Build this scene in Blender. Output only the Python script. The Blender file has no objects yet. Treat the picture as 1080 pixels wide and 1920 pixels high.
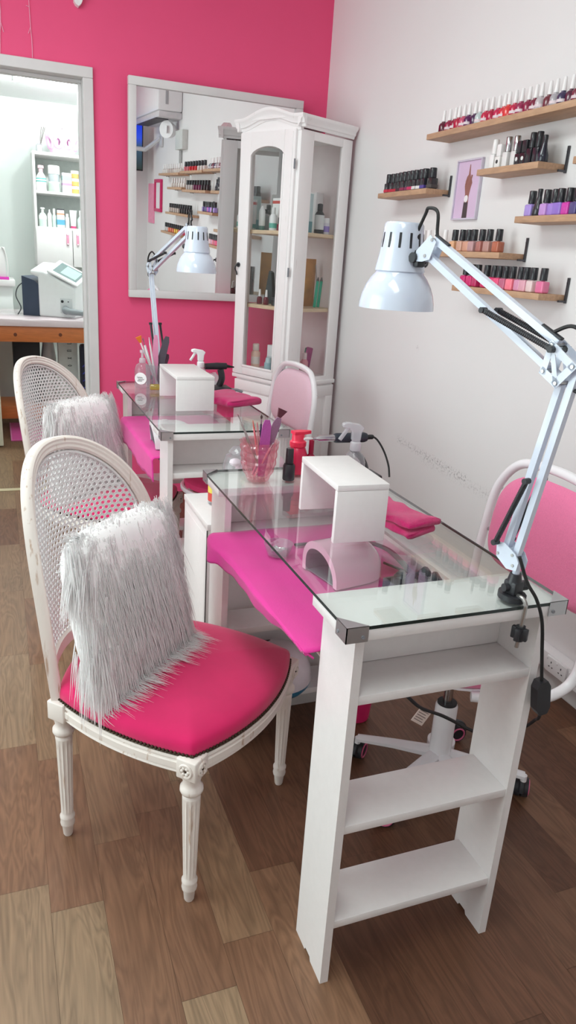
import bpy, bmesh, math, random
from mathutils import Vector, Matrix
random.seed(7)
SC = bpy.context.scene
COL = SC.collection
PI = math.pi
def V(*a): return Vector(a)

# ------------------------------------------------------------------ mesh builder
class MB:
    def __init__(s): s.v=[]; s.f=[]; s.m=[]; s.M=Matrix.Identity(4)
    def add(s, vs, fs, m=0):
        b=len(s.v); s.v += [tuple(s.M @ Vector(p)) for p in vs]
        for f in fs: s.f.append(tuple(b+i for i in f)); s.m.append(m)
        return s
    def box(s,x0,x1,y0,y1,z0,z1,m=0):
        vs=[(x,y,z) for z in (z0,z1) for y in (y0,y1) for x in (x0,x1)]
        return s.add(vs,[(0,2,3,1),(4,5,7,6),(0,1,5,4),(2,6,7,3),(0,4,6,2),(1,3,7,5)],m)
    def rbox(s,x0,x1,y0,y1,z0,z1,r=.003,m=0,seg=2):
        bm=bmesh.new(); bmesh.ops.create_cube(bm,size=1)
        for v in bm.verts: v.co=Vector((x0+(v.co.x+.5)*(x1-x0),y0+(v.co.y+.5)*(y1-y0),z0+(v.co.z+.5)*(z1-z0)))
        r=min(r,.49*min(abs(x1-x0),abs(y1-y0),abs(z1-z0)))
        bmesh.ops.bevel(bm,geom=bm.edges[:],offset=r,segments=seg,profile=.5,affect='EDGES')
        bm.verts.index_update()
        s.add([v.co.copy() for v in bm.verts],[[v.index for v in f.verts] for f in bm.faces],m); bm.free(); return s
    def lathe(s,prof,n=24,c=(0,0,0),m=0,cap=True,rf=None):
        vs=[];fs=[]
        for r,z in prof:
            for k in range(n):
                a=2*PI*k/n; rr=r if rf is None else rf(r,z,a)
                vs.append((c[0]+rr*math.cos(a),c[1]+rr*math.sin(a),c[2]+z))
        for i in range(len(prof)-1):
            for k in range(n):
                k2=(k+1)%n; fs.append((i*n+k,i*n+k2,(i+1)*n+k2,(i+1)*n+k))
        if cap:
            fs.append(tuple(range(n))[::-1]); fs.append(tuple((len(prof)-1)*n+k for k in range(n)))
        return s.add(vs,fs,m)
    def cyl(s,p0,p1,r0,r1=None,n=16,m=0,cap=True):
        return s.tube([p0,p1],[r0,r0 if r1 is None else r1],n,m=m,cap=cap)
    def tube(s,path,r,n=8,m=0,closed=False,cap=True,flat=1.0,up=None):
        P=[Vector(p) for p in path]; N=len(P); R=r if isinstance(r,(list,tuple)) else [r]*N
        vs=[];fs=[]; prev=None
        for i,p in enumerate(P):
            a=P[(i-1)%N] if (closed or i>0) else P[i]; b=P[(i+1)%N] if (closed or i<N-1) else P[i]
            t=(b-a); t=t.normalized() if t.length>1e-9 else Vector((0,0,1))
            if prev is None:
                u=Vector(up) if up is not None else (Vector((0,0,1)) if abs(t.z)<.95 else Vector((1,0,0)))
                x=u.cross(t).normalized()
            else:
                x=prev-t*prev.dot(t); x=x.normalized() if x.length>1e-6 else t.orthogonal().normalized()
            prev=x; y=t.cross(x)
            for k in range(n):
                g=2*PI*k/n+PI/n; vs.append(p+x*(R[i]*math.cos(g))+y*(R[i]*flat*math.sin(g)))
        for i in range(N if closed else N-1):
            j=(i+1)%N
            for k in range(n):
                k2=(k+1)%n; fs.append((i*n+k,i*n+k2,j*n+k2,j*n+k))
        if cap and not closed:
            fs.append(tuple(range(n))[::-1]); fs.append(tuple((N-1)*n+k for k in range(n)))
        return s.add(vs,fs,m)
    def prism(s,poly,o,ax,ay,az,m=0):
        o=Vector(o);ax=Vector(ax);ay=Vector(ay);az=Vector(az); n=len(poly)
        vs=[o+ax*p[0]+ay*p[1] for p in poly]+[o+ax*p[0]+ay*p[1]+az for p in poly]
        fs=[tuple(range(n))[::-1],tuple(range(n,2*n))]+[(i,(i+1)%n,n+(i+1)%n,n+i) for i in range(n)]
        return s.add(vs,fs,m)
    def grid(s,fn,nu,nv,m=0,cu=False):
        vs=[fn(i/(nu-1) if not cu else i/nu,j/(nv-1)) for j in range(nv) for i in range(nu)]; fs=[]
        for j in range(nv-1):
            for i in range(nu if cu else nu-1):
                i2=(i+1)%nu; fs.append((j*nu+i,j*nu+i2,(j+1)*nu+i2,(j+1)*nu+i))
        return s.add(vs,fs,m)
    def ball(s,c,rx,ry=None,rz=None,nu=14,nv=9,m=0,e=1.0):
        ry=rx if ry is None else ry; rz=rx if rz is None else rz
        sg=lambda x:math.copysign(abs(x)**e,x)
        return s.grid(lambda u,v:(c[0]+rx*sg(math.cos(2*PI*u))*abs(math.sin(PI*v+1e-5))**e,c[1]+ry*sg(math.sin(2*PI*u))*abs(math.sin(PI*v+1e-5))**e,c[2]-rz*sg(math.cos(PI*v))),nu,nv,m,cu=True)
    def sweep(s,path,frames,prof,m=0,closed=False,cap=True):
        # prof: (a,b) offsets along frames[i]=(A,B)
        n=len(prof);N=len(path);vs=[];fs=[]
        for p,(A,B) in zip(path,frames):
            for a,b in prof: vs.append(Vector(p)+Vector(A)*a+Vector(B)*b)
        for i in range(N if closed else N-1):
            j=(i+1)%N
            for k in range(n):
                k2=(k+1)%n; fs.append((i*n+k,i*n+k2,j*n+k2,j*n+k))
        if cap and not closed:
            fs.append(tuple(range(n))[::-1]); fs.append(tuple((N-1)*n+k for k in range(n)))
        return s.add(vs,fs,m)
    def build(s,name,mats,parent=None,smooth=True,angle=38,solid=True):
        me=bpy.data.meshes.new(name); me.from_pydata(s.v,[],s.f)
        if not isinstance(mats,(list,tuple)): mats=[mats]
        for mt in mats: me.materials.append(mt)
        me.polygons.foreach_set('material_index',s.m)
        if solid:
            bm=bmesh.new(); bm.from_mesh(me); bmesh.ops.recalc_face_normals(bm,faces=bm.faces[:]); bm.to_mesh(me); bm.free()
        if smooth:
            me.shade_smooth(); me.set_sharp_from_angle(angle=math.radians(angle))
        me.update()
        o=bpy.data.objects.new(name,me); COL.objects.link(o)
        if parent is not None: o.parent=parent
        return o
def tag(o,label=None,cat=None,group=None,kind=None):
    if label: o['label']=label
    if cat: o['category']=cat
    if group: o['group']=group
    if kind: o['kind']=kind
    return o
def thing(name,label,cat,loc=(0,0,0),rz=0,group=None):
    o=bpy.data.objects.new(name,None); COL.objects.link(o); o.empty_display_size=.05
    o.location=loc; o.rotation_euler=(0,0,rz); return tag(o,label,cat,group)
def at(o,loc,rz=0,rx=0,ry=0):
    o.location=loc; o.rotation_euler=(rx,ry,rz); return o
def dup(root,loc,rz,label,group=None):
    r=root.copy(); COL.objects.link(r); r.location=loc; r.rotation_euler=(0,0,rz); r['label']=label
    if group: r['group']=group
    for ch in list(root.children):
        c=ch.copy(); COL.objects.link(c); c.parent=r
        for g in ch.children:
            d=g.copy(); COL.objects.link(d); d.parent=c
    return r
def smooth_path(pts,n=8):
    P=[Vector(p) for p in pts]; out=[]
    for i in range(len(P)-1):
        p0=P[max(i-1,0)];p1=P[i];p2=P[i+1];p3=P[min(i+2,len(P)-1)]
        for k in range(n):
            t=k/n; out.append(.5*((2*p1)+(p2-p0)*t+(2*p0-5*p1+4*p2-p3)*t*t+(3*p1-p0-3*p2+p3)*t**3))
    out.append(P[-1]); return out

# ------------------------------------------------------------------ materials
def srgb(r,g,b):
    f=lambda c:(c/12.92 if c<=.04045 else ((c+.055)/1.055)**2.4)
    return (f(r/255),f(g/255),f(b/255),1)
def newmat(name):
    m=bpy.data.materials.new(name); m.use_nodes=True; nt=m.node_tree; nt.nodes.clear()
    out=nt.nodes.new('ShaderNodeOutputMaterial'); return m,nt,out
def N(nt,t,**k):
    n=nt.nodes.new(t)
    for a,b in k.items():
        if a.startswith('i_'):
            key=a[2:]; key=int(key) if key.isdigit() else key
            n.inputs[key].default_value=b
        else: setattr(n,a,b)
    return n
def principled(nt,out,col=(.8,.8,.8,1),rough=.5,metal=0,spec=.5,sheen=0,coat=0,trans=0,ior=1.45):
    p=nt.nodes.new('ShaderNodeBsdfPrincipled')
    p.inputs['Base Color'].default_value=col; p.inputs['Roughness'].default_value=rough; p.inputs['Metallic'].default_value=metal
    p.inputs['Specular IOR Level'].default_value=spec; p.inputs['Sheen Weight'].default_value=sheen; p.inputs['Coat Weight'].default_value=coat
    p.inputs['Transmission Weight'].default_value=trans; p.inputs['IOR'].default_value=ior
    nt.links.new(p.outputs[0],out.inputs[0]); return p
def mat(name,rgb,rough=.5,metal=0,spec=.5,var=.06,scale=30,bump=0,bscale=200,sheen=0,coat=0,stretch=None):
    m,nt,out=newmat(name); c=srgb(*rgb); p=principled(nt,out,c,rough,metal,spec,sheen,coat)
    tc=N(nt,'ShaderNodeTexCoord'); src=tc.outputs['Object']
    if stretch:
        mp=N(nt,'ShaderNodeMapping'); mp.inputs['Scale'].default_value=stretch; nt.links.new(src,mp.inputs[0]); src=mp.outputs[0]
    nz=N(nt,'ShaderNodeTexNoise'); nz.inputs['Scale'].default_value=scale; nz.inputs['Detail'].default_value=4; nt.links.new(src,nz.inputs['Vector'])
    rp=N(nt,'ShaderNodeMapRange'); rp.inputs[1].default_value=.25; rp.inputs[2].default_value=.75; rp.inputs[3].default_value=1-var; rp.inputs[4].default_value=1+var
    nt.links.new(nz.outputs['Fac'],rp.inputs[0])
    mx=N(nt,'ShaderNodeVectorMath',operation='SCALE'); mx.inputs[0].default_value=c[:3]; nt.links.new(rp.outputs[0],mx.inputs['Scale'])
    nt.links.new(mx.outputs[0],p.inputs['Base Color'])
    if bump:
        n2=N(nt,'ShaderNodeTexNoise'); n2.inputs['Scale'].default_value=bscale; n2.inputs['Detail'].default_value=3; nt.links.new(src,n2.inputs['Vector'])
        b=N(nt,'ShaderNodeBump'); b.inputs['Strength'].default_value=bump; b.inputs['Distance'].default_value=.004
        nt.links.new(n2.outputs['Fac'],b.inputs['Height']); nt.links.new(b.outputs[0],p.inputs['Normal'])
    return m
def glassy(name,tint=(255,255,255),refl=.9,rough=.0,ior=1.5,body=0,bodycol=(255,255,255)):
    """thin clear pane / shell: transparent with fresnel reflection, and a share of diffuse body"""
    m,nt,out=newmat(name)
    tr=N(nt,'ShaderNodeBsdfTransparent'); tr.inputs[0].default_value=srgb(*tint)
    base=tr.outputs[0]
    if body:
        df=N(nt,'ShaderNodeBsdfDiffuse'); df.inputs[0].default_value=srgb(*bodycol)
        mb=N(nt,'ShaderNodeMixShader'); mb.inputs[0].default_value=body; nt.links.new(tr.outputs[0],mb.inputs[1]); nt.links.new(df.outputs[0],mb.inputs[2]); base=mb.outputs[0]
    gl=N(nt,'ShaderNodeBsdfGlossy'); gl.inputs['Roughness'].default_value=rough; gl.inputs[0].default_value=(refl,refl,refl,1)
    fr=N(nt,'ShaderNodeFresnel'); fr.inputs['IOR'].default_value=ior
    geo=N(nt,'ShaderNodeNewGeometry')
    # both sides of the pane reflect alike
    mxi=N(nt,'ShaderNodeMix',data_type='FLOAT'); mxi.inputs[2].default_value=ior; mxi.inputs[3].default_value=1/ior
    nt.links.new(geo.outputs['Backfacing'],mxi.inputs[0]); 
    mx=N(nt,'ShaderNodeMixShader'); nt.links.new(fr.outputs[0],mx.inputs[0]); nt.links.new(base,mx.inputs[1]); nt.links.new(gl.outputs[0],mx.inputs[2])
    nt.links.new(mxi.outputs[0],fr.inputs['IOR'])
    nt.links.new(mx.outputs[0],out.inputs[0]); return m
def emis(name,rgb,s):
    m,nt,out=newmat(name); e=N(nt,'ShaderNodeEmission'); e.inputs[0].default_value=srgb(*rgb); e.inputs[1].default_value=s
    nt.links.new(e.outputs[0],out.inputs[0]); return m
_MC={}
def plain(rgb,rough=.35,**k):
    key=(rgb,rough,tuple(sorted(k.items())))
    if key not in _MC: _MC[key]=mat('tone_%d_%d_%d'%rgb,rgb,rough,**k)
    return _MC[key]

LAM=mat('white_laminate',(229,226,225),.32,var=.02,scale=60,bump=.05,bscale=400)
LAME=mat('laminate_edge_band',(226,220,216),.45,var=.02)
WPAINT=mat('white_satin_paint',(226,224,223),.45,var=.025,scale=14)
def distressed(name,base,under,amount):
    m,nt,out=newmat(name); p=principled(nt,out,srgb(*base),.5)
    tc=N(nt,'ShaderNodeTexCoord'); mp=N(nt,'ShaderNodeMapping'); mp.inputs['Scale'].default_value=(1,1,.12); nt.links.new(tc.outputs['Object'],mp.inputs[0])
    nz=N(nt,'ShaderNodeTexNoise'); nz.inputs['Scale'].default_value=85; nz.inputs['Detail'].default_value=5; nt.links.new(mp.outputs[0],nz.inputs['Vector'])
    rp=N(nt,'ShaderNodeValToRGB'); rp.color_ramp.elements[0].position=amount; rp.color_ramp.elements[0].color=srgb(*base); rp.color_ramp.elements[1].position=amount+.1; rp.color_ramp.elements[1].color=srgb(*under)
    nt.links.new(nz.outputs['Fac'],rp.inputs[0]); nt.links.new(rp.outputs[0],p.inputs['Base Color'])
    b=N(nt,'ShaderNodeBump'); b.inputs['Strength'].default_value=.15; b.inputs['Distance'].default_value=.002; nt.links.new(nz.outputs['Fac'],b.inputs['Height']); nt.links.new(b.outputs[0],p.inputs['Normal'])
    return m
CHAIRW=distressed('limewashed_white_wood',(228,220,213),(186,160,140),.62)
CUPW=distressed('whitewashed_wood',(243,241,241),(228,222,220),.66)
CANE=mat('white_painted_cane',(226,226,226),.6,var=.05,scale=120,bump=.3,bscale=500)
VELVET=mat('hot_pink_velvet',(207,22,94),.75,spec=.25,var=.10,scale=9,bump=.05,bscale=300,sheen=.35)
PINKCLOTH=mat('hot_pink_cloth',(216,58,148),.8,spec=.2,var=.06,scale=7,bump=.15,bscale=420,sheen=.2)
TOWEL=mat('hot_pink_towelling',(214,32,114),.95,spec=.1,var=.12,scale=160,bump=.8,bscale=600,sheen=.4)
def fur_mat():
    m,nt,out=newmat('white_faux_fur')
    df=N(nt,'ShaderNodeBsdfDiffuse'); df.inputs[0].default_value=(.97,.965,.965,1); tl=N(nt,'ShaderNodeBsdfTranslucent'); tl.inputs[0].default_value=(.98,.975,.975,1)
    nz=N(nt,'ShaderNodeTexNoise'); nz.inputs['Scale'].default_value=60
    mr=N(nt,'ShaderNodeMapRange'); mr.inputs[3].default_value=.25; mr.inputs[4].default_value=.4; nt.links.new(nz.outputs['Fac'],mr.inputs[0])
    mx=N(nt,'ShaderNodeMixShader'); nt.links.new(mr.outputs[0],mx.inputs[0]); nt.links.new(df.outputs[0],mx.inputs[1]); nt.links.new(tl.outputs[0],mx.inputs[2]); tp=N(nt,'ShaderNodeBsdfTransparent'); m2=N(nt,'ShaderNodeMixShader'); m2.inputs[0].default_value=.42; nt.links.new(mx.outputs[0],m2.inputs[1]); nt.links.new(tp.outputs[0],m2.inputs[2]); nt.links.new(m2.outputs[0],out.inputs[0]); return m
FUR=fur_mat()
FURB=mat('white_fur_backing',(246,245,245),.9,var=.04)
GLASS=glassy('table_glass',(250,253,252),.95,ior=1.6)
PANE=glassy('window_pane_glass',(250,251,251),.8,ior=1.35)
GEDGE=mat('glass_edge_dark_green',(38,48,46),.15,var=.1)
CLEAR=glassy('clear_plastic',(240,240,242),.9,ior=1.45,body=.12,bodycol=(235,235,240))
MILKY=glassy('milky_plastic',(238,238,240),.8,rough=.15,ior=1.45,body=.38,bodycol=(238,238,242))
PINKGL=glassy('pink_cut_glass',(250,226,230),1,ior=1.8,body=.10,bodycol=(240,170,182))
CHROME=mat('brushed_chrome',(200,200,202),.22,metal=1,var=.05)
BRACK=mat('nickel_corner',(186,186,188),.35,metal=.9,var=.04)
BLACK=mat('black_plastic',(44,45,49),.4,var=.1)  # black lifted to dark grey: the hazy veil is put into the colour
BLACKG=mat('glossy_black_cap',(46,47,51),.22,var=.1)  # same haze mixed into the cap black
RUBBER=mat('black_rubber_cable',(32,32,33),.55,var=.1)
LAMPW=mat('blue_white_enamel',(206,215,230),.15,var=.01,coat=.5)
TUBEW=mat('white_powder_coat',(236,235,238),.22,var=.01,coat=.3)
PINKSEAT=mat('pink_woven_upholstery',(231,122,163),.85,spec=.2,var=.06,scale=300,bump=.35,bscale=700,sheen=.3)
PALESEAT=mat('pale_pink_upholstery',(232,198,212),.85,spec=.2,var=.05,scale=300,bump=.3,bscale=700,sheen=.3)
BRONZE=mat('antique_bronze_nails',(74,62,50),.4,metal=.7,var=.25,scale=200)
OAK=mat('oak_shelf_board',(186,150,120),.5,var=.16,scale=22,bump=.1,bscale=60,stretch=(6,1,6))
PINE=mat('varnished_pine',(196,112,62),.4,var=.14,scale=14,bump=.1,stretch=(1,8,8))
PALEOAK=mat('pale_shelf_wood',(222,196,164),.5,var=.1,scale=20,stretch=(2,2,8))
WHITEP=mat('white_plastic',(236,237,238),.3,var=.015)
GREYP=mat('grey_plastic',(128,130,136),.45,var=.05)
STEEL=mat('steel_rod',(176,174,172),.3,metal=.9,var=.06)
# ------------------------------------------------------------------ camera
CX,CY,CZ,YAW,PIT,ROL,FPX=-1.6133,-3.8336,1.268,.3836,.334,.066,1369.92
def cam_axes():
    f=V(math.sin(YAW)*math.cos(PIT),math.cos(YAW)*math.cos(PIT),-math.sin(PIT)); r=V(math.cos(YAW),-math.sin(YAW),0); u=r.cross(f)
    c,s=math.cos(ROL),math.sin(ROL); return r*c+u*s, u*c-r*s, f
_r,_u,_f=cam_axes()
cd=bpy.data.cameras.new('camera'); cam=bpy.data.objects.new('camera',cd); COL.objects.link(cam)
cam.matrix_world=Matrix(((_r.x,_u.x,-_f.x,CX),(_r.y,_u.y,-_f.y,CY),(_r.z,_u.z,-_f.z,CZ),(0,0,0,1)))
cd.sensor_fit='VERTICAL'; cd.sensor_height=24; cd.lens=FPX/1920*24; cd.clip_start=.02; cd.clip_end=60
SC.camera=cam

# ------------------------------------------------------------------ floor, walls
def floor_mat():
    m,nt,out=newmat('wood_plank_vinyl'); p=principled(nt,out,(.2,.1,.06,1),.42,spec=.4)
    L=nt.links.new
    geo=N(nt,'ShaderNodeNewGeometry'); sp=N(nt,'ShaderNodeSeparateXYZ'); L(geo.outputs['Position'],sp.inputs[0])
    def mth(op,a,b=None,c=None):
        n=N(nt,'ShaderNodeMath',operation=op)
        for i,x in enumerate((a,b,c)):
            if x is None: continue
            if isinstance(x,(int,float)): n.inputs[i].default_value=x
            else: L(x,n.inputs[i])
        return n.outputs[0]
    at_=N(nt,'ShaderNodeAttribute',attribute_name='tone'); sd=N(nt,'ShaderNodeAttribute',attribute_name='seed')
    ramp=N(nt,'ShaderNodeValToRGB'); e=ramp.color_ramp.elements
    e[0].position=0; e[0].color=srgb(92,62,46); e[1].position=1; e[1].color=srgb(140,117,92)
    for pos,c in ((.25,(104,72,54)),(.5,(124,92,70)),(.75,(130,104,80))):
        k=e.new(pos); k.color=srgb(*c)
    L(at_.outputs['Fac'],ramp.inputs[0])
    cbs=N(nt,'ShaderNodeCombineXYZ'); L(sd.outputs['Fac'],cbs.inputs[0]); L(mth('MULTIPLY',sd.outputs['Fac'],1.7),cbs.inputs[1]); L(mth('MULTIPLY',sd.outputs['Fac'],.6),cbs.inputs[2])
    # grain: noise stretched along the board, shifted per board
    sh=N(nt,'ShaderNodeVectorMath',operation='MULTIPLY'); sh.inputs[1].default_value=(1,1,1); L(geo.outputs['Position'],sh.inputs[0])
    off=N(nt,'ShaderNodeVectorMath',operation='SCALE'); L(cbs.outputs[0],off.inputs[0]); off.inputs['Scale'].default_value=9
    ad=N(nt,'ShaderNodeVectorMath',operation='ADD'); L(sh.outputs[0],ad.inputs[0]); L(off.outputs[0],ad.inputs[1])
    mp=N(nt,'ShaderNodeMapping'); mp.inputs['Scale'].default_value=(9,1.1,1); L(ad.outputs[0],mp.inputs[0])
    n0=N(nt,'ShaderNodeTexNoise'); n0.inputs['Scale'].default_value=2.2; n0.inputs['Detail'].default_value=3; n0.inputs['Distortion'].default_value=.8; L(mp.outputs[0],n0.inputs['Vector'])
    rings=mth('FRACT',mth('MULTIPLY',n0.outputs['Fac'],9)); rings=mth('ABSOLUTE',mth('SUBTRACT',mth('MULTIPLY',rings,2),1))
    mp2=N(nt,'ShaderNodeMapping'); mp2.inputs['Scale'].default_value=(60,3,1); L(ad.outputs[0],mp2.inputs[0])
    n1=N(nt,'ShaderNodeTexNoise'); n1.inputs['Scale'].default_value=3; n1.inputs['Detail'].default_value=6; L(mp2.outputs[0],n1.inputs['Vector'])
    n2=N(nt,'ShaderNodeTexNoise'); n2.inputs['Scale'].default_value=4; n2.inputs['Detail'].default_value=2; L(ad.outputs[0],n2.inputs['Vector'])
    g=mth('ADD',mth('MULTIPLY',rings,.34),mth('ADD',mth('MULTIPLY',n1.outputs['Fac'],.55),mth('MULTIPLY',n2.outputs['Fac'],.35)))
    g=mth('ADD',mth('MULTIPLY',g,.95),.42)
    sc=N(nt,'ShaderNodeVectorMath',operation='SCALE'); L(ramp.outputs[0],sc.inputs[0]); L(g,sc.inputs['Scale'])
    L(sc.outputs[0],p.inputs['Base Color'])
    b=N(nt,'ShaderNodeBump'); b.inputs['Strength'].default_value=.12; b.inputs['Distance'].default_value=.002; L(g,b.inputs['Height']); L(b.outputs[0],p.inputs['Normal'])
    return m
FLOOR=floor_mat()
SCUFF=[(-1.08,.543,-1.60,.522),(-1.3,.515,-1.85,.50),(-1.146,.957,-1.150,.945)]
def wall_mat_scuffed():
    m,nt,out=newmat('white_wall_paint_scuffed'); p=principled(nt,out,srgb(228,226,226),.7,spec=.25); L=nt.links.new
    geo=N(nt,'ShaderNodeNewGeometry'); sp=N(nt,'ShaderNodeSeparateXYZ'); L(geo.outputs['Position'],sp.inputs[0])
    def mth(op,a,b=None):
        n=N(nt,'ShaderNodeMath',operation=op)
        for i,x in enumerate((a,b)):
            if x is None: continue
            if isinstance(x,(int,float)): n.inputs[i].default_value=x
            else: L(x,n.inputs[i])
        return n.outputs[0]
    def streak(ya,za,yb,zb,w):
        # distance to the segment a-b in the wall plane
        dy,dz=yb-ya,zb-za; l2=dy*dy+dz*dz
        py=mth('SUBTRACT',sp.outputs[1],ya); pz=mth('SUBTRACT',sp.outputs[2],za)
        t=mth('DIVIDE',mth('ADD',mth('MULTIPLY',py,dy),mth('MULTIPLY',pz,dz)),l2); t=mth('MINIMUM',mth('MAXIMUM',t,0),1)
        qy=mth('SUBTRACT',py,mth('MULTIPLY',t,dy)); qz=mth('SUBTRACT',pz,mth('MULTIPLY',t,dz))
        d=mth('SQRT',mth('ADD',mth('MULTIPLY',qy,qy),mth('MULTIPLY',qz,qz)))
        return mth('MAXIMUM',mth('SUBTRACT',1,mth('DIVIDE',d,w)),0)
    s=streak(*SCUFF[0],.022); s2=streak(*SCUFF[1],.03); s3=streak(*SCUFF[2],.012)
    nz=N(nt,'ShaderNodeTexNoise'); nz.inputs['Scale'].default_value=110; nz.inputs['Detail'].default_value=4
    L(geo.outputs['Position'],nz.inputs['Vector'])
    k=mth('MAXIMUM',mth('MULTIPLY',mth('SUBTRACT',nz.outputs['Fac'],.50),7),0); k=mth('MINIMUM',k,1)
    a=mth('MULTIPLY',mth('MINIMUM',mth('MULTIPLY',mth('ADD',mth('ADD',s,mth('MULTIPLY',s2,.5)),mth('MULTIPLY',s3,1.3)),1.0),1),k)
    n2=N(nt,'ShaderNodeTexNoise'); n2.inputs['Scale'].default_value=2.5; L(geo.outputs['Position'],n2.inputs['Vector'])
    base=N(nt,'ShaderNodeMix',data_type='RGBA'); base.inputs[6].default_value=srgb(226,224,224); base.inputs[7].default_value=srgb(231,229,229); L(n2.outputs['Fac'],base.inputs[0])
    mx=N(nt,'ShaderNodeMix',data_type='RGBA'); L(mth('MULTIPLY',a,.55),mx.inputs[0]); L(base.outputs[2],mx.inputs[6]); mx.inputs[7].default_value=srgb(96,92,96)
    L(mx.outputs[2],p.inputs['Base Color']); return m
WALLW=wall_mat_scuffed()
WALLWP=mat('white_wall_paint',(228,227,227),.7,spec=.25,var=.015,scale=3)
PINKW=mat('raspberry_wall_paint',(234,86,132),.6,spec=.3,var=.02,scale=3,bump=.04,bscale=90)
MINTW=mat('white_back_room_paint',(228,234,231),.7,var=.01,scale=3)
CEIL=mat('white_ceiling_paint',(236,236,236),.8,var=.01)
TRIM=mat('door_frame_paint',(214,212,212),.45,var=.03,scale=12)
SKIRT=mat('skirting_paint',(206,204,203),.45,var=.03,scale=20)
X0,Y0,H=-3.4,-4.78,2.62
def st(name,mb,m,**k):
    o=mb.build(name,m,smooth=False); o['kind']='structure'; return o
def floor():
    mb=MB(); mb.box(X0-.1,.1,Y0-.1,4.4,-.06,-.0012,1); nb=len(mb.f)
    PW,PL=.103,.486; tones=[]; seeds=[]; rnd=random.Random(21)
    ph={0:-2.646,-1:-2.571,1:-2.49,2:-2.908,3:-2.818}
    fix={(0,0):.95,(0,1):.42,(0,2):.74,(0,3):.5,(0,4):.8,(0,5):.55,(-1,0):.9,(-1,1):.5,(-1,2):.9,(-1,3):.74,(-1,4):.8,(1,0):.45,(1,1):.62,(2,0):.92,(2,1):.42,(3,0):.42,(3,1):.66}
    c0=int((X0-.1+1.588)/PW)-1
    for c in range(c0,17):
        xa=max(X0-.1,-1.588+PW*c); xb=min(.1,-1.588+PW*(c+1))
        if xb<=xa: continue
        p=ph.get(c,-2.6+rnd.random()*PL)
        for k in range(-6,16):
            ya=max(Y0-.1,p+PL*(k-1)); yb=min(4.4,p+PL*k)
            if yb<=ya: continue
            g=.0003; mb.add([(xa+g,ya+g,0),(xb-g,ya+g,0),(xb-g,yb-g,0),(xa+g,yb-g,0)],[(0,1,2,3)],0)
            t=rnd.choice((.0,.1,.18,.25,.3,.38,.12,.22,.5)) if c>=4 else rnd.choice((.3,.45,.6,.8,.5,.7))
            tones.append(fix.get((c,k),t)); seeds.append(rnd.uniform(0,9))
    o=mb.build('floor',[FLOOR,plain((84,62,48),.7)],smooth=False,solid=False); o['kind']='structure'
    for nm,vals in (('tone',tones),('seed',seeds)):
        a=o.data.attributes.new(nm,'FLOAT','FACE'); a.data.foreach_set('value',[0.0]*nb+vals)
floor()
st('ceiling',MB().box(X0-.1,.1,Y0-.1,.0,H,H+.08),CEIL)
st('wall_right',MB().box(0,.1,Y0-.1,.0,0,H),WALLW)
mb=MB(); mb.box(-1.185,.1,0,.15,0,H); mb.box(-2.06,-1.185,0,.15,2.0,H); mb.box(X0-.1,-2.06,0,.15,0,H)
st('wall_back',mb,PINKW)
# front wall behind the camera: pink above, white boarding below (seen only in the mirror)
mb=MB(); mb.box(X0-.1,0,Y0-.1,Y0,0,H); st('wall_front',mb,WALLWP)
st('trim_1',MB().rbox(-1.3,-.012,Y0,Y0+.012,2.22,H-.01,.002),PINKW)
# left wall with a wide shop window
mb=MB(); WY0,WY1,WZ0,WZ1=-3.9,-.7,.35,2.35
mb.box(X0-.1,X0,Y0-.1,WY0,0,H); mb.box(X0-.1,X0,WY1,.15,0,H); mb.box(X0-.1,X0,WY0,WY1,0,WZ0); mb.box(X0-.1,X0,WY0,WY1,WZ1,H)
st('wall_left',mb,WALLWP)
mb=MB()
for y in (WY0,WY0+1.05,WY0+2.1,WY1-.05): mb.box(X0-.08,X0-.02,y,y+.05,WZ0,WZ1)
for z in (WZ0,WZ1-.05): mb.box(X0-.08,X0-.02,WY0,WY1,z,z+.05)
w=st('window_1',mb,TRIM)
g=MB().box(X0-.055,X0-.049,WY0+.02,WY1-.02,WZ0+.02,WZ1-.02).build('pane',PANE,w,smooth=False)
# back room beyond the doorway
st('wall_back_room_far',MB().box(-3.0,.0,2.62,2.72,0,2.3),MINTW)
st('wall_back_room_right',MB().box(-.2,-.1,.15,2.62,0,2.3),MINTW)
st('wall_back_room_left',MB().box(-3.0,-2.9,.15,2.62,0,2.3),MINTW)
mb=MB(); mb.box(-1.1968,-.2,.1502,.158,0,2.26); mb.box(-2.9,-2.0905,.1502,.158,0,2.26); mb.box(-2.0905,-1.1968,.1502,.158,2.017,2.26); st('wall_back_room_near',mb,MINTW)
mb=MB(); mb.box(-3.0,-.1,.15,2.72,2.26,2.34); st('ceiling_back_room',mb,CEIL)
# door frame: head and two jambs, stepped
mb=MB()
mb.rbox(-1.197,-1.152,-.018,.165,0,1.9715,.003); mb.rbox(-2.09,-1.152,-.018,.165,1.972,2.016,.003); mb.rbox(-2.09,-2.045,-.018,.165,0,1.9715,.003)
mb.rbox(-1.212,-1.1972,.05,.10,0,1.9575,.002); mb.rbox(-2.045,-1.1972,.05,.10,1.958,1.9718,.002)
st('door_1',mb,TRIM)
st('trim_2',MB().rbox(-2.05,-1.197,.15,.185,0,.006,.002),mat('pale_threshold_strip',(206,194,160),.4,metal=.3))
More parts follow.
